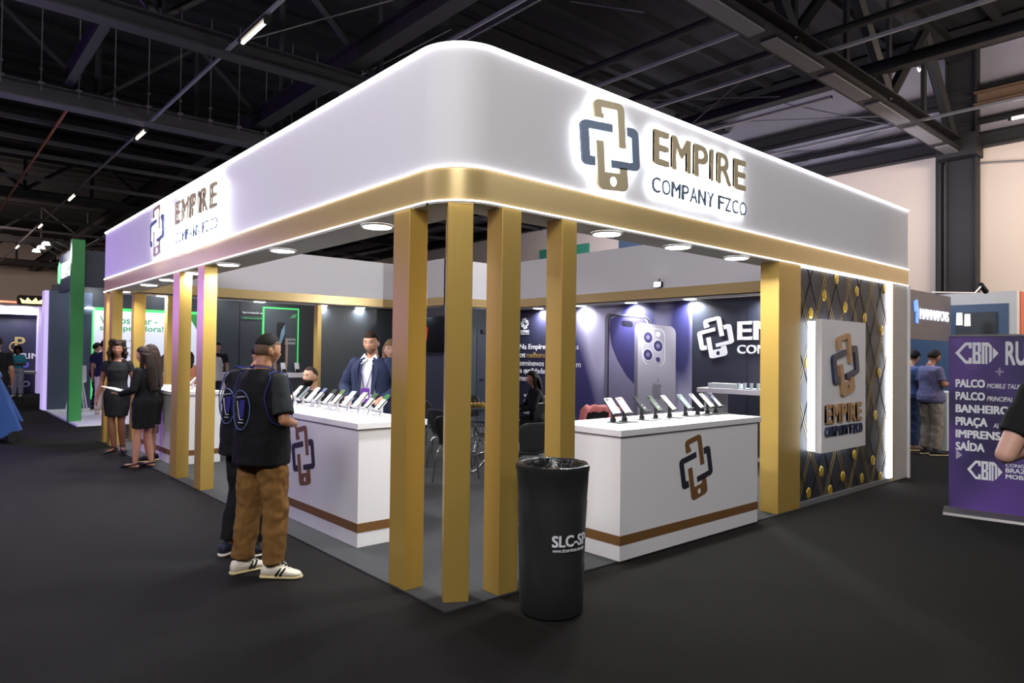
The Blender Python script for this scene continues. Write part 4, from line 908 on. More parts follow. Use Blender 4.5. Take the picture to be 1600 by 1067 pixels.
obj('black_board', box(new(), 3.95, 4.0, -.02, .62, .8, 2.45), mat('charcoal board', (40, 42, 46), .5), RS)
for x, y in ((3.1, .32), (3.55, .32)):
    b = new(); loft(b, [ell((x, y, 2.18), .05, .05, 10), ell((x, y, 2.4), .045, .045, 10)]); obj('pendant_lamp', b, mat('pale lamp glass', (220, 224, 214), .4, emit=.6, ecol=(230, 234, 220)) if 'pale lamp glass' not in bpy.data.materials else bpy.data.materials['pale lamp glass'], RS)
b = new(); tube(b, [(1.6, .28, 2.66), (2.4, -.1, 2.68), (2.75, -.1, 2.82)], .014, 6); la = obj('lamp_arm', b, PRINTW, RS); b = new(); tube(b, [(2.72, -.1, 2.84), (2.95, -.12, 2.74)], .045, 10); obj('lamp_head', b, BLKM, la)
obj('white_counter', box(new(), 2.55, 3.4, .35, .8, 0, 1.0), mat('pale grey counter', (190, 196, 200), .5), RS)
area('blue_stand_light', (10.0, 1.6, 3.2), (10.6, .8, 0), .8, .8, 70, (.72, .84, 1))

# ------------------------------------------------------------------ people
V = Vector
def cap(bm, a, b, r1, r2, n=14, flat=False, k=4):
    """tapered limb from a to b, rounded ends unless flat"""
    a, b = V(a), V(b); d = (b - a).normalized(); u, w = ring_basis(d)
    prof = []
    if flat in (True, 'a'): prof.append((0, r1))
    else: prof += [(-r1 * math.cos(PI / 2 * i / k), r1 * math.sin(PI / 2 * i / k)) for i in range(1, k + 1)]
    L = (b - a).length
    for i in range(1, 4): prof.append((L * i / 4, r1 + (r2 - r1) * i / 4))
    if flat in (True, 'b'): prof.append((L, r2))
    else: prof += [(L + r2 * math.sin(PI / 2 * i / k), r2 * math.cos(PI / 2 * i / k)) for i in range(0, k)]
    loft(bm, [[tuple(a + d * t + (u * math.cos(2 * PI * j / n) + w * math.sin(2 * PI * j / n)) * max(r, .002)) for j in range(n)] for t, r in prof])
def limb(bm, pts, rads, n=14, flat=False):
    for i in range(len(pts) - 1):
        fl = False
        if flat and i == len(pts) - 2: fl = 'b'
        cap(bm, pts[i], pts[i + 1], rads[i], rads[i + 1], n, fl)
def headverts(scale=1.0, seg=40, rings=30):
    out = []
    for i in range(1, rings):
        p = PI * i / rings
        for j in range(seg):
            t = 2 * PI * j / seg
            out.append(V((math.sin(p) * math.cos(t), math.sin(p) * math.sin(t), math.cos(p))))
    return out
def G(v, c, s): return math.exp(-((v - c) / s) ** 2)
def head_point(d):
    x, y, z = d
    rx, ry, rz = .075, .094, .116
    if z < -.1: rx *= 1 - .38 * min(1, (-z - .1) / .9) ; 
    if z < -.2 and y < 0: ry *= 1 - .35 * min(1, (-z - .2) / .6)
    px, py, pz = x * rx, y * ry, z * rz
    if y > 0:
        py += .022 * G(x, 0, .17) * (1 if -.34 < z < -.02 else 0) * (min(1, (-z - .02) / .22) if z > -.26 else max(0, (z + .34) / .08))
        py -= .010 * (G(x, .38, .17) + G(x, -.38, .17)) * G(z, .06, .11)
        py += .005 * G(z, .22, .08) * G(x, 0, .6)
        py += .007 * G(x, 0, .28) * (G(z, -.44, .05) + G(z, -.56, .05))
        py += .008 * G(z, -.85, .15) * G(x, 0, .3)
        py += .004 * (G(x, .5, .2) + G(x, -.5, .2)) * G(z, -.18, .15)
    return V((px, py, pz))
def add_head(bm, M, fn=head_point, seg=40, rings=30):
    top = bm.verts.new(M @ fn((0, 0, 1))); bot = bm.verts.new(M @ fn((0, 0, -1))); rs = []
    for i in range(1, rings):
        p = PI * i / rings
        rs.append([bm.verts.new(M @ fn((math.sin(p) * math.cos(2 * PI * j / seg), math.sin(p) * math.sin(2 * PI * j / seg), math.cos(p)))) for j in range(seg)])
    for a, b in zip(rs, rs[1:]):
        for j in range(seg): bm.faces.new((a[j], b[j], b[(j + 1) % seg], a[(j + 1) % seg]))
    for j in range(seg):
        bm.faces.new((top, rs[0][j], rs[0][(j + 1) % seg])); bm.faces.new((bot, rs[-1][(j + 1) % seg], rs[-1][j]))
def add_hand(bm, w, d, n, side, curl=.35, s=1.0):
    """w wrist, d finger direction, n palm normal, side = +1 thumb towards d x n"""
    w, d, n = V(w), V(d).normalized(), V(n); n = (n - d * n.dot(d)).normalized(); t = d.cross(n) * side
    base = w + d * .085 * s
    loft(bm, [[tuple(w + d * L * s + (t * (math.cos(a) * hw) + n * (math.sin(a) * hd)) * s) for a in [2 * PI * j / 12 for j in range(12)]] for L, hw, hd in ((-.01, .024, .019), (.02, .032, .017), (.06, .04, .016), (.092, .038, .012))])
    for k, (off, ln) in enumerate(((.030, .068), (.010, .078), (-.010, .072), (-.029, .056))):
        p = w + (d * .082 + t * off) * s; dd = d; r = .0088 * s
        for seg_ in (.45, .32, .26):
            q = p + dd * ln * seg_ * s; cap(bm, p, q, r, r * .92, 8, k=3); p = q; r *= .92
            c, s_ = math.cos(curl * 1.1), math.sin(curl * 1.1); nn = dd.cross(t).normalized(); nn = nn if nn.dot(n) > 0 else -nn
            dd = (dd * c + nn * s_).normalized()
    p = w + (d * .025 + t * .03) * s; q = p + (d * .03 + t * .022 + n * .008) * s; r_ = q + (d * .03 + t * .004 + n * .008) * s
    cap(bm, p, q, .012 * s, .0105 * s, 8, k=3); cap(bm, q, r_, .0105 * s, .009 * s, 8, k=3)
def remesh(o, vox, sm=2, disp=0, dsize=.08):
    md = o.modifiers.new('union', 'REMESH'); md.mode = 'VOXEL'; md.voxel_size = vox; md.use_smooth_shade = True
    if sm: m2 = o.modifiers.new('soften', 'SMOOTH'); m2.factor = .5; m2.iterations = sm
    if disp:
        key = 'folds%d' % int(dsize * 100)
        tx = bpy.data.textures.get(key) or bpy.data.textures.new(key, 'CLOUDS'); tx.noise_scale = dsize; tx.noise_depth = 1
        m3 = o.modifiers.new('folds', 'DISPLACE'); m3.texture = tx; m3.strength = disp; m3.mid_level = .5
    return o
SKINS = {}
def skin_mat(rgb):
    if rgb not in SKINS:
        m = mat('skin %d' % rgb[0], rgb, .5, var=.06, scale=14); m.node_tree.nodes['Principled BSDF'].inputs['Subsurface Weight'].default_value = .05; SKINS[rgb] = m
    return SKINS[rgb]
CL = {}
def cloth(rgb, rough=.85):
    if rgb not in CL: CL[rgb] = mat('cloth %d %d %d' % rgb, rgb, rough, var=.14, scale=9, bump=.2, bscale=120, spec=.2)
    return CL[rgb]
DEF = dict(pelvis=(0, 0, .95), chest=(0, .0, 1.28), neck=(0, -.01, 1.46), head=(0, .03, 1.615), look=(0, 0),
           sho=(.175, -.005, 1.388), R_el=(.225, -.02, 1.13), R_wr=(.235, .05, .88), R_hd=(0, .15, -1), R_n=(-1, 0, 0),
           L_el=(-.225, -.02, 1.13), L_wr=(-.235, .05, .88), L_hd=(0, .15, -1), L_n=(1, 0, 0),
           R_kn=(.10, .03, .50), R_an=(.105, -.01, .085), R_to=(.15, 1, 0), L_kn=(-.10, .03, .50), L_an=(-.105, -.01, .085), L_to=(-.15, 1, 0), curlR=.35, curlL=.35)
TORSO = [(.83, .13, .10), (.90, .165, .122), (.97, .17, .122), (1.05, .15, .108), (1.13, .145, .104), (1.22, .158, .112), (1.31, .172, .118), (1.38, .165, .108), (1.425, .125, .085), (1.46, .075, .066), (1.50, .058, .058)]
TORSO_F = [(.83, .14, .10), (.90, .172, .125), (.97, .165, .118), (1.05, .132, .10), (1.13, .124, .096), (1.22, .138, .112), (1.30, .148, .125), (1.37, .142, .10), (1.42, .11, .078), (1.46, .065, .056), (1.50, .05, .05)]
def person(label, x, y, hd, H=1.74, vox=.009, pose=None, sk=(176, 124, 96), female=False, top=None, pants=None, dress=None, shoes=None, hair=None, face=True, hands=True, group=None, z=0, seated=False):
    P = dict(DEF); P.update(pose or {}); s = H / 1.74
    z = z or (.012 if (0 < x < 7.5 and 0 < y < 10) else 0)
    R = thing('person', label, 'person', (x, y, z), math.atan2(-hd[0], hd[1]), group); R.scale = (s, s, s)
    SKM = skin_mat(sk); T = TORSO_F if female else TORSO
    pe, ch, ne = V(P['pelvis']), V(P['chest']), V(P['neck']); lift = pe.z - .95
    def spine(z0):
        """centre of the torso at default height z0"""
        zz = z0 + lift
        if z0 <= .95: return V((pe.x, pe.y, zz))
        if z0 <= 1.28: t = (z0 - .95) / .33; c = pe.lerp(ch, t); return V((c.x, c.y, c.z))
        t = (z0 - 1.28) / .18; c = ch.lerp(ne, t); return V((c.x, c.y, c.z))
    def torso(bm, z0, z1, grow=0, prof=T, scale_y=1, n=24, hang=0):
        zs = [q for q in prof if z0 < q[0] < z1]
        def at_(z_):
            for a, b in zip(prof, prof[1:]):
                if a[0] <= z_ <= b[0]:
                    t = (z_ - a[0]) / (b[0] - a[0]); return (z_, a[1] + (b[1] - a[1]) * t, a[2] + (b[2] - a[2]) * t)
            return (z_, prof[0][1], prof[0][2]) if z_ < prof[0][0] else (z_, prof[-1][1], prof[-1][2])
        zs = [at_(z0)] + zs + [at_(z1)]
        loft(bm, [ell(tuple(spine(q[0])), q[1] + grow + hang * max(0, 1.3 - q[0]), (q[2] + grow + hang * max(0, 1.3 - q[0])) * scale_y, n, 0, 2.3) for q in zs])
    shR = V(P['sho']) + V((0, 0, lift)) + (ne - V((0, -.01, 1.46 + lift))) * .8; shL = V((-P['sho'][0], P['sho'][1], P['sho'][2] + lift)) + (ne - V((0, -.01, 1.46 + lift))) * .8
    if 'shR' in P: shR = V(P['shR'])
    if 'shL' in P: shL = V(P['shL'])
    if female: shR.x *= .9; shL.x *= .9
    elR, wrR, elL, wrL = V(P['R_el']), V(P['R_wr']), V(P['L_el']), V(P['L_wr'])
    hipR, hipL = pe + V((.085, 0, -.03)), pe + V((-.085, 0, -.03))
    knR, anR, knL, anL = V(P['R_kn']), V(P['R_an']), V(P['L_kn']), V(P['L_an'])
    k = .88 if female else 1
    HM = Matrix.Translation(V(P['head'])) @ Matrix.Rotation(P['look'][0], 4, 'Z') @ Matrix.Rotation(P['look'][1], 4, 'X')
    # ---- one continuous body
    b = new(); torso(b, .83, 1.5, -.012)
    for sh, el, wr in ((shR, elR, wrR), (shL, elL, wrL)): limb(b, [sh, sh.lerp(el, .5), el, el.lerp(wr, .35), wr], [.05 * k, .047 * k, .039 * k, .039 * k, .026 * k])
    for hp, kn, an in ((hipR, knR, anR), (hipL, knL, anL)): limb(b, [hp, hp.lerp(kn, .5), kn, kn.lerp(an, .35), an], [.088, .074, .052, .055, .036])
    for an, to in ((anR, P['R_to']), (anL, P['L_to'])):
        t = V(to).normalized(); f0 = V((an.x, an.y, an.z - .05)); cap(b, f0 - t * .03, f0 + t * .12, .033, .026, 10); cap(b, f0 + t * .08, f0 + t * .165 - V((0, 0, .008)), .03, .02, 10)
    cap(b, ne + V((0, -.005, -.03)), V(P['head']) + V((0, -.025, -.05)), .058 * k, .052 * k)
    add_head(b, HM)
    for sx in (-1, 1): sphere(b, HM @ V((sx * .073, -.008, -.01)), (.011, .02, .031), 8, 8)
    if hands:
        add_hand(b, wrR, P['R_hd'], P['R_n'], P.get('sideR', 1), P['curlR'], .95 * (.9 if female else 1)); add_hand(b, wrL, P['L_hd'], P['L_n'], P.get('sideL', -1), P['curlL'], .95 * (.9 if female else 1))
    remesh(obj('body', b, SKM, R, True), vox, 1)
    # ---- face
    if face:
        EW = bpy.data.materials.get('eye white') or mat('eye white', (214, 208, 204), .3); ED = bpy.data.materials.get('eye dark') or mat('eye dark', (36, 24, 20), .2)
        LIP = bpy.data.materials.get('lips') or mat('lips', (150, 86, 80), .5); BR = bpy.data.materials.get('brow hair') or mat('brow hair', (34, 26, 22), .8)
        for sx in (-1, 1):
            b = new(); sphere(b, HM @ V((sx * .029, .073, .006)), (.0125, .012, .0065), 10, 8); e = obj('eye', b, EW, R, True)
            b = new(); sphere(b, HM @ V((sx * .029, .082, .006)), (.0058, .0045, .0056), 8, 6); obj('iris', b, ED, e, True)
            b = new(); tube(b, [HM @ V((sx * q[0], q[1], q[2])) for q in ((.014, .088, .024), (.03, .086, .029), (.046, .074, .024))], [.003, .0042, .002], 6); obj('eyebrow', b, BR, R, True)
        b = new(); tube(b, [HM @ V(q) for q in ((-.021, .078, -.052), (-.008, .0885, -.050), (.008, .0885, -.050), (.021, .078, -.052))], [.002, .0045, .0045, .002], 6); obj('mouth', b, LIP, R, True)
    # ---- hair
    hk = hair or {}
    HC = cloth(hk.get('c', (30, 24, 22)), .75)
    if hk.get('style') != 'none':
        th = hk.get('th', .012); low = hk.get('low', -.28); fr = hk.get('front', .42)
        def hp_(d):
            x_, y_, z_ = d; p = head_point(d); lim = fr if y_ > .35 else (low + (fr - low) * max(0, (y_ + .05) / .4) if y_ > -.05 else low)
            on = 1 / (1 + math.exp(-(z_ - lim) * hk.get('k', 14))); nz_ = noise.noise(V(d) * hk.get('ns', 5)) * hk.get('rough', .004)
            g = (th + nz_) * on - .012 * (1 - on)
            return p + V((x_, y_, z_ * 1.0)) * g
        b = new(); add_head(b, HM, hp_, 44, 32)
        if hk.get('style') == 'long':
            L, wd = hk.get('len', .42), hk.get('w', .085); hc = V(P['head']); c0 = HM @ V((0, -.03, .02)); back = (HM.to_3x3() @ V((0, -1, 0))); back.z = 0; back.normalize(); sd = V((-back.y, back.x, 0))
            rows = []
            for i in range(9):
                t = i / 8; cc = c0 + V((0, 0, -L * t)) + back * (.035 + .03 * min(1, t * 3) + .055 * t) ; ww = wd * (1 + .15 * math.sin(t * 3)) * (1 - .35 * max(0, t - .75) * 4 * .6); dp = .055 * (1 - .5 * t)
                rows.append([tuple(cc + sd * ww * math.cos(a) + back * dp * math.sin(a)) for a in [2 * PI * j / 20 for j in range(20)]])
            loft(b, rows)
            for sx in (-1, 1): cap(b, c0 + sd * sx * .07 + back * -.01, c0 + sd * sx * (wd * .95) + V((0, 0, -L * .55)) + back * hk.get('fwd', .0), .03, .026, 10)
        if hk.get('style') == 'curly':
            rnd = random.Random(3)
            for i in range(150 if hk.get('big') else 90):
                a = rnd.uniform(0, 2 * PI); e = rnd.uniform(-1.5, 1.15); 
                dx_, dy_, dz_ = math.cos(a), math.sin(a), e
                if dy_ > .35 and e < .75: continue
                rr_ = .088 + .03 * max(0, -e + .6) * .6; 
                if hk.get('big'): rr_ = .09 + .035 * max(0, .8 - abs(e + .5)); sphere(b, HM @ V((dx_ * rr_, -.015 + dy_ * rr_ * .95, -.01 + e * (.125 if e > 0 else .14))), rnd.uniform(.026, .042), 8, 6)
                else: sphere(b, HM @ V((dx_ * rr_ * (1 if abs(e) < .9 else .8), -.01 + dy_ * rr_ * (1.05 if e > -.9 else .8), .02 + e * .125)), rnd.uniform(.022, .036), 8, 6)
        ho = obj('hair', b, HC, R, True)
        remesh(ho, vox * (.8 if hk.get('style') != 'curly' else 1), 1, .012 if hk.get('style') in ('curly',) else (.006 if hk.get('style') == 'long' else 0), .03)
        if hk.get('fade'):
            pass
    if hk.get('beard'):
        def bp_(d):
            x_, y_, z_ = d; p = head_point(d); on = (1 / (1 + math.exp((z_ + .36 + .25 * G(x_, 0, .35) * (-.2) - .0) * 22))) * (1 / (1 + math.exp(-(y_ - .05) * 12))); on *= 1 - .8 * G(x_, 0, .22) * G(z_, -.48, .06)
            return p + V(d) * (hk['beard'] * on - .012 * (1 - on))
        b = new(); add_head(b, HM, bp_); obj('beard', b, cloth(hk.get('bc', (26, 20, 18)), .8), R, True)
    # ---- clothes
    if dress:
        b = new(); torso(b, .86, dress.get('top', 1.43), .012)
        zz = dress['hem']; c = spine(.86)
        loft(b, [ell((c.x, c.y, .98), .178, .135, 24), ell((c.x, c.y, .90), .188, .142, 24), ell((c.x, c.y + .005, (.88 + zz) / 2), .175, .135, 24), ell((c.x, c.y + .01, zz), dress.get('w', .155), .13, 24)])
        if dress.get('sleeve'):
            for sh, el, wr in ((shR, elR, wrR), (shL, elL, wrL)):
                if dress['sleeve'] == 'long': limb(b, [sh, el, el.lerp(wr, .92)], [.062, .056, .045], flat=True)
                else: limb(b, [sh, sh.lerp(el, .42)], [.06, .058], flat=True)
        remesh(obj('dress', b, cloth(dress['c']), R, True), vox, 2, .012, .12)
    if pants:
        w0 = pants.get('w', 1.0); b = new(); torso(b, .84, pants.get('waist', 1.02), .012)
        for hp, kn, an in ((hipR, knR, anR), (hipL, knL, anL)):
            e = kn.lerp(an, pants.get('len', .93)); limb(b, [hp + V((0, 0, .02)), hp.lerp(kn, .5), kn, kn.lerp(an, .5), e], [.102, .096 * w0, .08 * w0, .076 * w0, .07 * w0], flat=True)
        remesh(obj('trousers', b, cloth(pants['c']), R, True), vox, 2, pants.get('fold', .022), .09)
    if top:
        g = top.get('grow', .014); b = new(); torso(b, top.get('hem', .9), top.get('neck', 1.455), g, hang=top.get('hang', .03))
        for sh, el, wr in ((shR, elR, wrR), (shL, elL, wrL)):
            sl = top.get('sleeve', 'short')
            if sl == 'short': limb(b, [sh, sh.lerp(el, top.get('sl', .72))], [.064, .064 + top.get('loose', 0)], flat=True)
            elif sl == 'long': limb(b, [sh, sh.lerp(el, .5), el, el.lerp(wr, .95)], [.07, .064, .055, .042], flat=True)
        remesh(obj(top.get('name', 'shirt'), b, cloth(top['c']), R, True), vox, 2, top.get('fold', .014), .1)
    if shoes:
        for an, to in ((anR, P['R_to']), (anL, P['L_to'])):
            t = V(to); t.z = 0; t.normalize(); q = V((-t.y, t.x, 0)); an0 = V((an.x, an.y, 0)); zl = an.z - .085
            if shoes.get('heel'):
                b = new(); loft(b, [[tuple(an0 + t * L + q * (hw * math.cos(a)) + V((0, 0, zl + hz + hh * math.sin(a)))) for a in [2 * PI * j / 10 for j in range(10)]] for L, hw, hz, hh in ((-.06, .022, .06, .012), (-.03, .036, .056, .016), (.05, .040, .040, .014), (.10, .046, .026, .022), (.15, .046, .024, .024), (.185, .036, .022, .022), (.215, .012, .016, .01))])
                cap(b, an0 - t * .04 + V((0, 0, zl + .055)), an0 - t * .045 + V((0, 0, zl + .004)), .012, .006, 8)
                tube(b, [an0 + t * .02 + q * .04 + V((0, 0, zl + .09)), an0 + t * .045 + V((0, 0, zl + .1)), an0 + t * .02 - q * .04 + V((0, 0, zl + .09)), an0 - t * .04 + V((0, 0, zl + .085)), an0 + t * .02 + q * .04 + V((0, 0, zl + .09))], .005, 6)
                obj('shoe', b, cloth(shoes['c'], .4), R, True); continue
            def ring(L, hw, z0, z1, n=14): return [tuple(an0 + t * L + q * hw * math.cos(a) + V((0, 0, zl + (z0 + z1) / 2 + (z1 - z0) / 2 * (abs(math.sin(a)) ** .7) * (1 if math.sin(a) > 0 else -1)))) for a in [2 * PI * j / n for j in range(n)]]
            b = new(); loft(b, [ring(-.085, .018, .02, .07), ring(-.07, .036, .016, .098), ring(-.03, .042, .016, .105), ring(.03, .043, .016, .10), ring(.08, .046, .016, .078), ring(.13, .05, .016, .062), ring(.175, .042, .016, .05), ring(.20, .015, .018, .035)])
            sh_ = obj('shoe', b, cloth(shoes['c'], .5), R, True)
            b = new(); loft(b, [ring(-.092, .02, 0, .024), ring(-.075, .041, 0, .026), ring(0, .046, 0, .026), ring(.08, .05, 0, .026), ring(.135, .054, 0, .026), ring(.18, .045, 0, .026), ring(.208, .016, 0, .024)]); obj('sole', b, cloth(shoes.get('sole', (200, 180, 140)), .6), sh_, True)
            if shoes.get('stripe'):
                for sd in (-1, 1):
                    for L in (.03, .06):
                        b = new(); c1 = an0 + t * (L + .0) + q * sd * .0475 + V((0, 0, zl + .028)); c2 = an0 + t * (L + .035) + q * sd * .034 + V((0, 0, zl + .078)); m_ = c1.lerp(c2, .5) + q * sd * .006
                        tube(b, [c1, m_, c2], [.008, .0075, .006], 6); obj('stripe', b, cloth((26, 28, 26)), sh_)
                b = new()
                for kx in range(4): a0 = an0 + t * (.05 + kx * .022) + V((0, 0, zl + .098 - kx * .010)); tube(b, [a0 + q * .02, a0 + V((0, 0, .005)), a0 - q * .02], .0035, 5)
                tube(b, [an0 + t * .045 + V((0, 0, zl + .103)), an0 + t * .06 + q * .02 + V((0, 0, zl + .115)), an0 + t * .085 + q * .03 + V((0, 0, zl + .09))], .003, 5)
                obj('laces', b, cloth((216, 206, 190)), sh_)
    R['_'] = 1
    del R['_']
    return R, HM, spine, P
BLK = (26, 26, 28)
hands_vest = dict(R_el=(.262, -.03, 1.12), R_wr=(.16, .15, 1.08), R_hd=(-1, .1, -.1), R_n=(-.3, -.6, -.6), L_el=(-.25, .01, 1.12), L_wr=(-.06, .23, 1.08), L_hd=(.8, .3, -.15), L_n=(.3, -.6, -.6), curlR=.6, curlL=.6)
hands_front = dict(R_el=(.25, .01, 1.12), R_wr=(.10, .25, 1.09), R_hd=(-.8, .6, -.15), R_n=(-.3, -.6, -.6), L_el=(-.25, .01, 1.12), L_wr=(-.10, .24, 1.09), L_hd=(.8, .5, -.15), L_n=(.3, -.6, -.6), curlR=.55, curlL=.55)
def vest(R, spine, sho, badge=True):
    """sleeveless vest over the shirt, with blue piping and a round badge on the back"""
    b = new()
    pr = [(.80, .215, .168), (.95, .21, .164), (1.1, .205, .155), (1.22, .20, .15), (1.32, .195, .142), (1.39, .17, .125), (1.44, .12, .098), (1.475, .085, .08)]
    loft(b, [ell(tuple(spine(max(q[0], .95)).xy) + (q[0],), q[1], q[2], 28, 0, 2.4) for q in pr])
    for sx in (-1, 1): cap(b, (sx * .11, -.005, 1.385), (sx * .16, -.005, 1.37), .082, .068, 14)
    v = remesh(obj('vest', b, cloth((17, 17, 20)), R, True), .009, 2, .016, .1)
    BL = cloth((44, 48, 112), .6)
    def vy(x_, z_, off=.012):
        a = .165 if z_ > 1.42 else .215; q = .105 if z_ > 1.42 else (.148 if z_ > 1.3 else .16)
        if z_ > 1.3: t = min(1, (z_ - 1.3) / .15); a = .218 - .03 * t; q = .153 - .06 * t
        return q * max(.0, 1 - abs(x_ / a) ** 2.4) ** (1 / 2.4) + off
    for sx in (-1, 1):
        arc = [(.15, 1.445), (.163, 1.43), (.168, 1.41), (.168, 1.39), (.166, 1.34), (.168, 1.28), (.175, 1.22), (.187, 1.16), (.20, 1.11)]
        b = new(); tube(b, [(sx * .145, .0, 1.458)] + [(sx * x_, -vy(x_, z_), z_) for x_, z_ in arc] + [(sx * .225, -.05, 1.085), (sx * .228, .0, 1.08)], .0042, 6); obj('piping', b, BL, v, True)
        b = new(); tube(b, [(sx * .145, .0, 1.458)] + [(sx * x_, vy(x_, z_), z_) for x_, z_ in arc] + [(sx * .225, .05, 1.085)], .0042, 6); obj('piping', b, BL, v, True)
    b = new(); tube(b, [(.085 * math.cos(a), -.012 + .08 * math.sin(a), 1.482 - .012 * math.sin(a)) for a in [2 * PI * j / 20 for j in range(21)]], .005, 6, False); obj('collar_piping', b, BL, v, True)
    # badge wraps the back
    def onback(pts, off, w=28):
        out = []
        for x_, z_ in pts:
            a = .205; c = .155 + .0; y_ = -c * max(0, 1 - abs(x_ / a) ** 2.4) ** (1 / 2.4) - off; out.append((x_, y_ - .004, z_))
        return out
    LB_ = cloth((92, 110, 160), .6); LV_ = cloth((50, 46, 120), .6); WH = cloth((170, 176, 190), .6)
    cx, cz = -.02, 1.20
    b = new(); tube(b, onback([(cx + .092 * math.cos(a), cz + (.125 if math.sin(a) > 0 else .15) * math.sin(a)) for a in [2 * PI * j / 30 for j in range(31)]], .014), .0034, 6, False); obj('badge_ring', b, LB_, v, True)
    b = new(); bk = onback([(cx - .005, cz + .06), (cx + .05, cz + .06), (cx + .035, cz - .06), (cx - .0, cz - .06)], .014); f_ = onback([(cx - .005, cz + .06), (cx + .05, cz + .06), (cx + .035, cz - .06), (cx - .0, cz - .06)], .018); loft(b, [bk, f_]); obj('badge_fill', b, LV_, v)
    for pts in ([(cx - .045, cz + .075), (cx + .05, cz + .085)], [(cx - .035, cz + .05), (cx - .015, cz - .05), (cx + .0, cz - .08), (cx + .03, cz - .075)], [(cx - .02, cz - .1), (cx + .03, cz - .1)]):
        b = new(); tube(b, onback(pts, .016), .004, 5); obj('badge_line', b, WH, v)
# vest men in front of the middle counter
R1, HM1, sp1, P1 = person('man in black vest and tan trousers with striped white sneakers, seen from behind', -.59, 1.42, (.95, .31), 1.715, .007, dict(hands_vest, R_an=(.13, .01, .085), R_to=(.86, .51, 0), R_kn=(.12, .03, .50), L_an=(-.15, -.03, .085), L_to=(.2, .93, 0), L_kn=(-.12, .0, .50), look=(-.25, -.10), head=(0, .035, 1.61)), (168, 118, 86),
    top=dict(c=(40, 42, 44), hem=1.1, loose=.012, sl=.85, hang=.0), pants=dict(c=(122, 88, 48), w=1.12, fold=.03, len=.95), shoes=dict(c=(220, 212, 196), sole=(200, 184, 140), stripe=True), hair=dict(c=(26, 22, 20), th=.008, low=.18, front=.5, rough=.002, k=16))
vest(R1, sp1, P1)
def fadecap(R, HM, m):
    def f(d):
        x_, y_, z_ = d; p = head_point(d); lim = .3 if y_ > .3 else (-.45 + .75 * max(0, (y_ + .0) / .3))
        on = 1 / (1 + math.exp(-(z_ - lim) * 25)); return p + V(d) * (.003 * on - .012 * (1 - on))
    b = new(); add_head(b, HM, f); obj('faded_sides', b, m, R, True)
fadecap(R1, HM1, mat('faded hair', (92, 66, 50), .7, var=.1))
b = new(); tube(b, [(.062 * math.cos(a), -.012 + .06 * math.sin(a), 1.495 - .01 * math.sin(a)) for a in [2 * PI * j / 20 for j in range(21)]], .003, 5, False); obj('neck_cord', b, cloth((60, 30, 30)), R1)
R2, HM2, sp2, P2 = person('man in black vest and black trousers standing beyond the man in tan trousers', -.50, 1.97, (.95, .33), 1.70, .009, dict(hands_front, head=(0, .16, 1.575), neck=(0, .05, 1.45), look=(-.2, -.3), L_an=(-.12, -.05, .085)), (176, 128, 98),
    top=dict(c=(34, 36, 40), hem=1.1, hang=0, sl=.8), pants=dict(c=(22, 22, 24), w=1.05), shoes=dict(c=(40, 44, 60), sole=(214, 206, 196)), hair=dict(c=(20, 18, 18), th=.014, low=-.1, front=.3))
vest(R2, sp2, P2)
b = new(); loft(b, [[tuple(HM2 @ V((.07 * math.cos(a) * s_, .09 + .075 * math.sin(a) * s_, .055 + h))) for a in [PI * j / 10 for j in range(11)]] for s_, h in ((1.0, 0), (1.0, .006))]); obj('cap_brim', b, cloth((18, 18, 20)), R2)
# man in the navy suit
RSu, HMs, sps, Ps = person('bearded man in navy suit jacket and open white shirt behind the middle counter', 1.16, 2.95, (-.84, -.62), 1.80, .007, dict(shR=(.19, -.005, 1.395), shL=(-.19, -.005, 1.395), R_el=(.30, -.03, 1.16), R_wr=(.17, .20, 1.04), R_hd=(-.5, .8, -.2), R_n=(0, 0, -1), L_el=(-.30, -.03, 1.16), L_wr=(-.16, .20, 1.04), L_hd=(.5, .8, -.2), L_n=(0, 0, -1), sideR=-1, sideL=1, look=(.10, -.12), head=(0, .035, 1.61)), (190, 142, 116),
    top=dict(name='dress_shirt', c=(214, 216, 224), hem=.92, sleeve='none', grow=.004, neck=1.45, fold=.008), pants=dict(c=(34, 38, 54)), shoes=dict(c=(40, 30, 26)), hair=dict(c=(46, 34, 28), th=.015, low=.0, front=.5, beard=.0025, bc=(120, 88, 72)))
NVY = cloth((38, 46, 72), .7)
b = new(); pr = [(.86, .20, .15), (1.0, .19, .142), (1.12, .182, .132), (1.25, .19, .138), (1.34, .195, .136), (1.40, .18, .118), (1.435, .13, .092), (1.455, .085, .07)]
n_ = 40; rows = []
for z_, a_, c_2 in pr:
    row = []
    for j in range(n_ + 1):
        gap = .40 if z_ > 1.15 else .46
        t = PI / 2 + gap + (2 * PI - 2 * gap) * j / n_; ct, st = math.cos(t), math.sin(t)
        row.append((a_ * math.copysign(abs(ct) ** .85, ct), c_2 * math.copysign(abs(st) ** .85, st) + (.008 if st > 0 else 0), z_))
    rows.append(row)
loft(b, rows, caps=False, closed=False); jk = obj('suit_jacket', b, NVY, RSu, True); md = jk.modifiers.new('s', 'SOLIDIFY'); md.thickness = .014; md.offset = 1
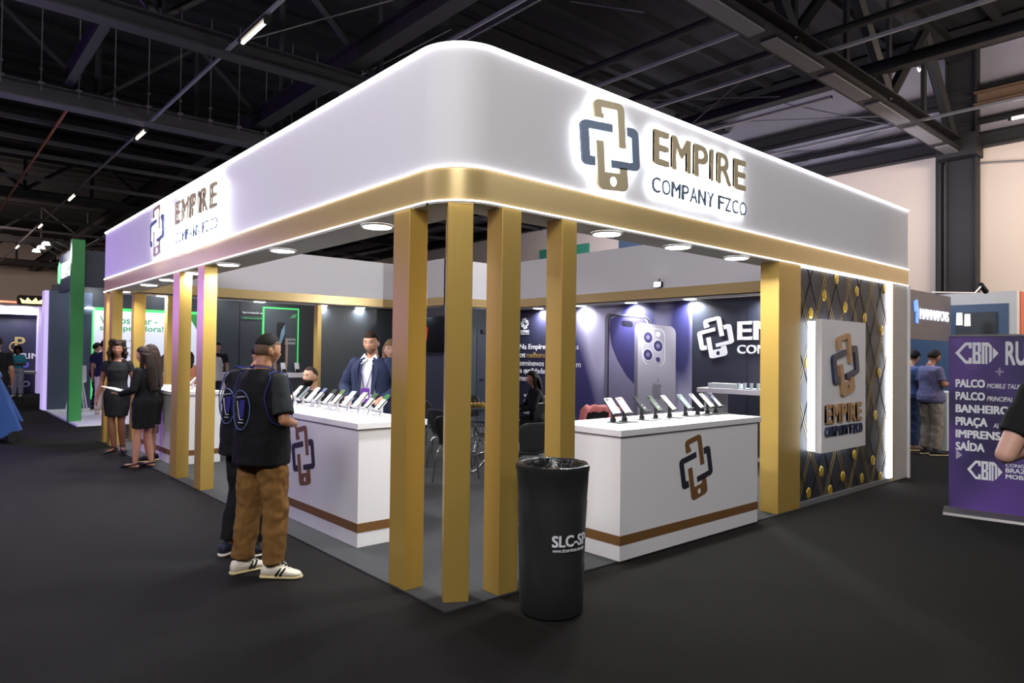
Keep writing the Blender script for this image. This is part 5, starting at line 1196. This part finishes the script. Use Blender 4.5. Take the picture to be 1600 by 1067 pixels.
for sx in (-1, 1):
    b = new(); limb(b, [(sx * .175, -.005, 1.395), (sx * .25, -.018, 1.28), (sx * .315, -.03, 1.16), (sx * .235, .085, 1.10), (sx * .19, .165, 1.055)], [.076, .07, .062, .056, .048], 18, True); remesh(obj('jacket_sleeve', b, NVY, jk, True), .009, 2, .014, .07)
    b = new(); loft(b, [[(sx * .058, .112, 1.445), (sx * .115, .098, 1.40), (sx * .13, .132, 1.33), (sx * .085, .16, 1.10), (sx * .06, .158, 1.10)], [(sx * .054, .122, 1.445), (sx * .115, .112, 1.40), (sx * .13, .146, 1.33), (sx * .085, .172, 1.10), (sx * .06, .170, 1.10)]]); obj('lapel', b, cloth((32, 40, 64), .7), jk)
    b = new(); loft(b, [[(sx * .012, .07, 1.445), (sx * .058, .045, 1.50), (sx * .085, .075, 1.45), (sx * .06, .125, 1.395)], [(sx * .012, .082, 1.445), (sx * .060, .056, 1.505), (sx * .09, .086, 1.45), (sx * .06, .137, 1.395)]]); obj('shirt_collar', b, cloth((226, 228, 234), .7), RSu)
b = new(); box(b, -.045, .045, .158, .162, 1.02, 1.16); bd = obj('event_badge', b, cloth((96, 48, 140), .5), RSu)
b = new(); box(b, -.034, .034, .1625, .164, 1.06, 1.10); obj('badge_card', b, PRINTW, bd)
b = new(); tube(b, [(-.01, .16, 1.16), (-.055, .145, 1.32), (-.065, .08, 1.46)], .004, 5); tube(b, [(.01, .16, 1.16), (.055, .145, 1.32), (.065, .08, 1.46)], .004, 5); obj('lanyard', b, cloth((90, 48, 130)), bd)
for k in range(4): b = new(); sphere(b, (0, .151 + .004 * k / 4, 1.40 - k * .07), .0055, 8, 6); obj('shirt_button', b, STW, RSu)
person('fair long haired woman in a cream top, just behind the suited man', 1.73, 3.50, (-.75, -.6), 1.72, .010, dict(look=(.4, 0)), (208, 160, 142), True, top=dict(c=(222, 214, 206), hem=.9), pants=dict(c=(40, 40, 46)), shoes=dict(c=(30, 30, 30)), hair=dict(style='long', c=(140, 112, 84), len=.34, th=.016))
seat = dict(pelvis=(0, -.05, .55), chest=(0, -.02, .88), neck=(0, .0, 1.06), head=(0, .045, 1.215), R_kn=(.13, .38, .50), R_an=(.13, .36, .085), L_kn=(-.13, .38, .50), L_an=(-.13, .36, .085), R_el=(.24, .08, .76), R_wr=(.14, .30, .72), L_el=(-.24, .08, .76), L_wr=(-.14, .30, .72), R_hd=(-.4, .8, 0), R_n=(0, 0, -1), L_hd=(.4, .8, 0), L_n=(0, 0, -1))
person('bald bearded man in black polo sitting behind the far end of the middle counter', 1.24, 4.50, (-.95, -.3), 1.80, .009, dict(seat, look=(-.0, 0)), (196, 150, 124), top=dict(c=(26, 27, 30), hem=.9), pants=dict(c=(30, 32, 38)), shoes=dict(c=(24, 24, 24)), hair=dict(c=(58, 46, 42), th=.002, low=.0, front=.5, beard=.014, bc=(24, 18, 16)), z=.02)
cpchair(SC, 1.34, 4.53, -.95, -.3, 'black shell chair under the seated bearded man')
person('dark long haired woman in black sitting at the glass table, seen from the side', 4.97, 4.52, (-.9, .5), 1.70, .010, seat, (190, 138, 116), True, top=dict(c=(24, 24, 28), hem=.9, sleeve='long'), pants=dict(c=(28, 28, 32)), shoes=dict(c=(24, 24, 24)), hair=dict(style='long', c=(34, 28, 26), len=.36, th=.015))
# women by the far left counter
BD = (22, 22, 24)
person('curly haired woman in a short sleeved black dress facing the camera at the far left', -.12, 8.22, (-.45, -.9), 1.70, .009, dict(look=(.15, 0), R_el=(.22, -.03, 1.13), R_wr=(.27, .02, .87), L_el=(-.22, -.03, 1.13), L_wr=(-.235, .03, .87), R_kn=(.06, .04, .52), R_an=(.02, .02, .125), R_to=(.5, 1, 0), L_kn=(-.07, .02, .52), L_an=(-.07, -.08, .125), L_to=(-.4, 1, 0)), (122, 78, 58), True, dress=dict(c=BD, hem=.60, sleeve='short', w=.16), shoes=dict(c=(18, 16, 16), heel=True), hair=dict(style='curly', c=(40, 28, 22), th=.02, front=.5, big=1))
RW2, *_ = person('woman with straight dark brown hair in black dress holding white papers, seen from behind', -.10, 6.72, (-.62, .78), 1.62, .009, dict(look=(.2, 0), L_el=(-.22, .0, 1.13), L_wr=(-.18, .26, 1.06), L_hd=(0, 1, .1), L_n=(.3, 0, 1), R_el=(.20, .0, 1.12), R_wr=(.10, .24, 1.05), R_hd=(-.5, .9, 0), R_n=(-.3, 0, 1), R_an=(.09, -.06, .10), L_an=(-.09, .06, .10), R_kn=(.08, .0, .5), L_kn=(-.08, .04, .5)), (188, 134, 112), True, dress=dict(c=BD, hem=.58, sleeve='long', w=.165), shoes=dict(c=(20, 18, 18), heel=True), hair=dict(style='long', c=(36, 24, 20), len=.52, w=.115, th=.02))
b = new(); box(b, -.15, .15, -.105, .105, 0, .01)
pp = obj('paper_sheets', b, CARDM); pp.location = (-.40, 6.89, 1.045); pp.rotation_euler = (math.radians(8), math.radians(-10), math.radians(120)); tag(pp, 'white paper sheets held by the straight haired woman', 'papers')
person('woman with long brown hair in black jacket, half hidden behind the one with papers', .09, 7.14, (-.8, .5), 1.64, .010, dict(look=(.1, 0), R_an=(.09, 0, .10), L_an=(-.09, 0, .10)), (180, 126, 104), True, dress=dict(c=(24, 24, 26), hem=.56, sleeve='long', w=.17), shoes=dict(c=(22, 20, 20)), hair=dict(style='long', c=(42, 28, 23), len=.52, w=.10, th=.02))
# green stand people
person('man in black T-shirt with lighter print standing by the white bar stool', 1.03, 15.3, (.3, .9), 1.76, .012, dict(look=(-.3, 0), R_an=(.1, .0, .085)), (170, 122, 98), top=dict(c=(30, 30, 60), hem=.88), pants=dict(c=(206, 196, 188)), shoes=dict(c=(210, 196, 180)), hair=dict(c=(22, 18, 18)), z=.04)
person('dark haired man in black T-shirt leaning at the green stand, beside the green post', 1.12, 16.75, (.8, -.2), 1.70, .012, hands_front, (186, 140, 116), top=dict(c=(28, 30, 34), hem=.88), pants=dict(c=(26, 26, 30)), shoes=dict(c=(30, 30, 30)), hair=dict(c=(24, 20, 20), th=.02), z=.04)
person('man in white T-shirt bending over the white counter of the green stand', 3.05, 13.6, (-.55, .8), 1.68, .012, dict(hands_front, head=(0, .14, 1.56), neck=(0, .05, 1.44), look=(0, -.35)), (190, 146, 122), top=dict(c=(222, 222, 228), hem=.85), pants=dict(c=(40, 44, 60)), shoes=dict(c=(30, 30, 30)), hair=dict(c=(20, 18, 18), th=.016), z=.04)
person('short dark haired person behind the man in the white T-shirt, head only showing', 3.75, 15.6, (-.3, -.9), 1.76, .013, None, (176, 128, 106), top=dict(c=(36, 38, 44), hem=.88), pants=dict(c=(34, 34, 40)), shoes=dict(c=(30, 30, 30)), hair=dict(c=(20, 18, 18)), z=.04)
person('bare shouldered visitor standing just right of the nearer left gold post', 2.05, 12.2, (.4, .85), 1.55, .012, None, (206, 156, 126), True, top=dict(c=(200, 130, 100), hem=.9, sleeve='none', neck=1.36), pants=dict(c=(40, 40, 60)), shoes=dict(c=(30, 30, 30)), hair=dict(style='long', c=(40, 30, 26), len=.3))
# far left aisle
person('woman in turquoise top and pale jeans with folded arms, far down the left aisle', .22, 24.0, (-.4, -.9), 1.62, .013, dict(R_el=(.23, .03, 1.12), R_wr=(-.06, .19, 1.15), R_hd=(-1, .1, 0), L_el=(-.23, .03, 1.12), L_wr=(.06, .21, 1.13), L_hd=(1, .1, 0), R_n=(0, -1, 0), L_n=(0, -1, 0)), (110, 72, 56), True, top=dict(c=(70, 170, 200), hem=1.0), pants=dict(c=(176, 178, 206), w=1.15), shoes=dict(c=(220, 220, 226)), hair=dict(style='curly', c=(28, 22, 20), th=.014))
person('man in black T-shirt seen from behind at the left edge, beyond the blue container', -1.22, 12.75, (.2, 1), 1.80, .011, dict(R_wr=(.22, .1, .9)), (176, 124, 98), top=dict(c=(24, 24, 26), hem=.84, grow=.022), pants=dict(c=(40, 42, 50)), shoes=dict(c=(40, 40, 40)), hair=dict(c=(54, 42, 36), th=.01))
# right stand people
person('man in violet grey polo shirt and khaki trousers at the blue stand counter', 10.19, .56, (.75, -.45), 1.75, .010, dict(R_el=(.24, .02, 1.15), R_wr=(.16, .28, 1.18), R_hd=(0, 1, .1), L_el=(-.24, .02, 1.15), L_wr=(-.16, .28, 1.18), L_hd=(0, 1, .1), look=(-.1, -.3), head=(0, .06, 1.60)), (150, 104, 84), top=dict(c=(104, 100, 136), hem=.86, grow=.026, hang=.08), pants=dict(c=(138, 128, 118), w=1.15), shoes=dict(c=(44, 46, 54)), hair=dict(c=(24, 20, 20), th=.012))
person('younger man in blue patterned T-shirt and dark jeans looking at his hands, behind the pilaster', 10.57, 1.0, (.8, -.5), 1.74, .010, dict(hands_front, look=(0, -.4), head=(0, .07, 1.60), R_wr=(.12, .26, 1.2), L_wr=(-.12, .26, 1.2)), (176, 130, 108), top=dict(c=(66, 80, 118), hem=.9), pants=dict(c=(44, 58, 88)), shoes=dict(c=(110, 90, 84)), hair=dict(c=(24, 20, 20), th=.02))
# person cut by the right edge
person('person in black T-shirt whose bent bare elbow enters at the right edge', 1.20, -2.83, (.72, .62), 1.76, .007, dict(shL=(-.185, -.01, 1.42), L_el=(-.31, -.03, 1.17), L_wr=(-.02, .18, 1.22), L_hd=(.8, .4, .2), L_n=(.8, .2, -.4), R_el=(.29, -.02, 1.17), R_wr=(.14, .22, 1.30), R_hd=(-.3, .7, .6), R_n=(-.8, .2, -.4)), (206, 160, 140), top=dict(c=(26, 27, 28), hem=.88, sl=.68), pants=dict(c=(30, 30, 34)), shoes=dict(c=(30, 30, 30)), hair=dict(c=(40, 30, 26)))
# backpack behind the middle counter
t = thing('backpack', 'black backpack lying behind the far end of the middle counter', 'backpack', (1.0, 3.98, .012))
obj('stool_box', box(new(), -.16, .16, -.16, .16, 0, .76), BLACK, t)
b = new(); sphere(b, (0, 0, .90), (.17, .20, .15), 16, 12); sphere(b, (.02, .12, .88), (.12, .12, .11)); tube(b, [(0, -.1, 1.0), (0, -.02, 1.10), (0, .08, 1.0)], .014, 6); remesh(obj('bag_body', b, cloth((20, 20, 22)), t, True), .01, 1, .02, .08)
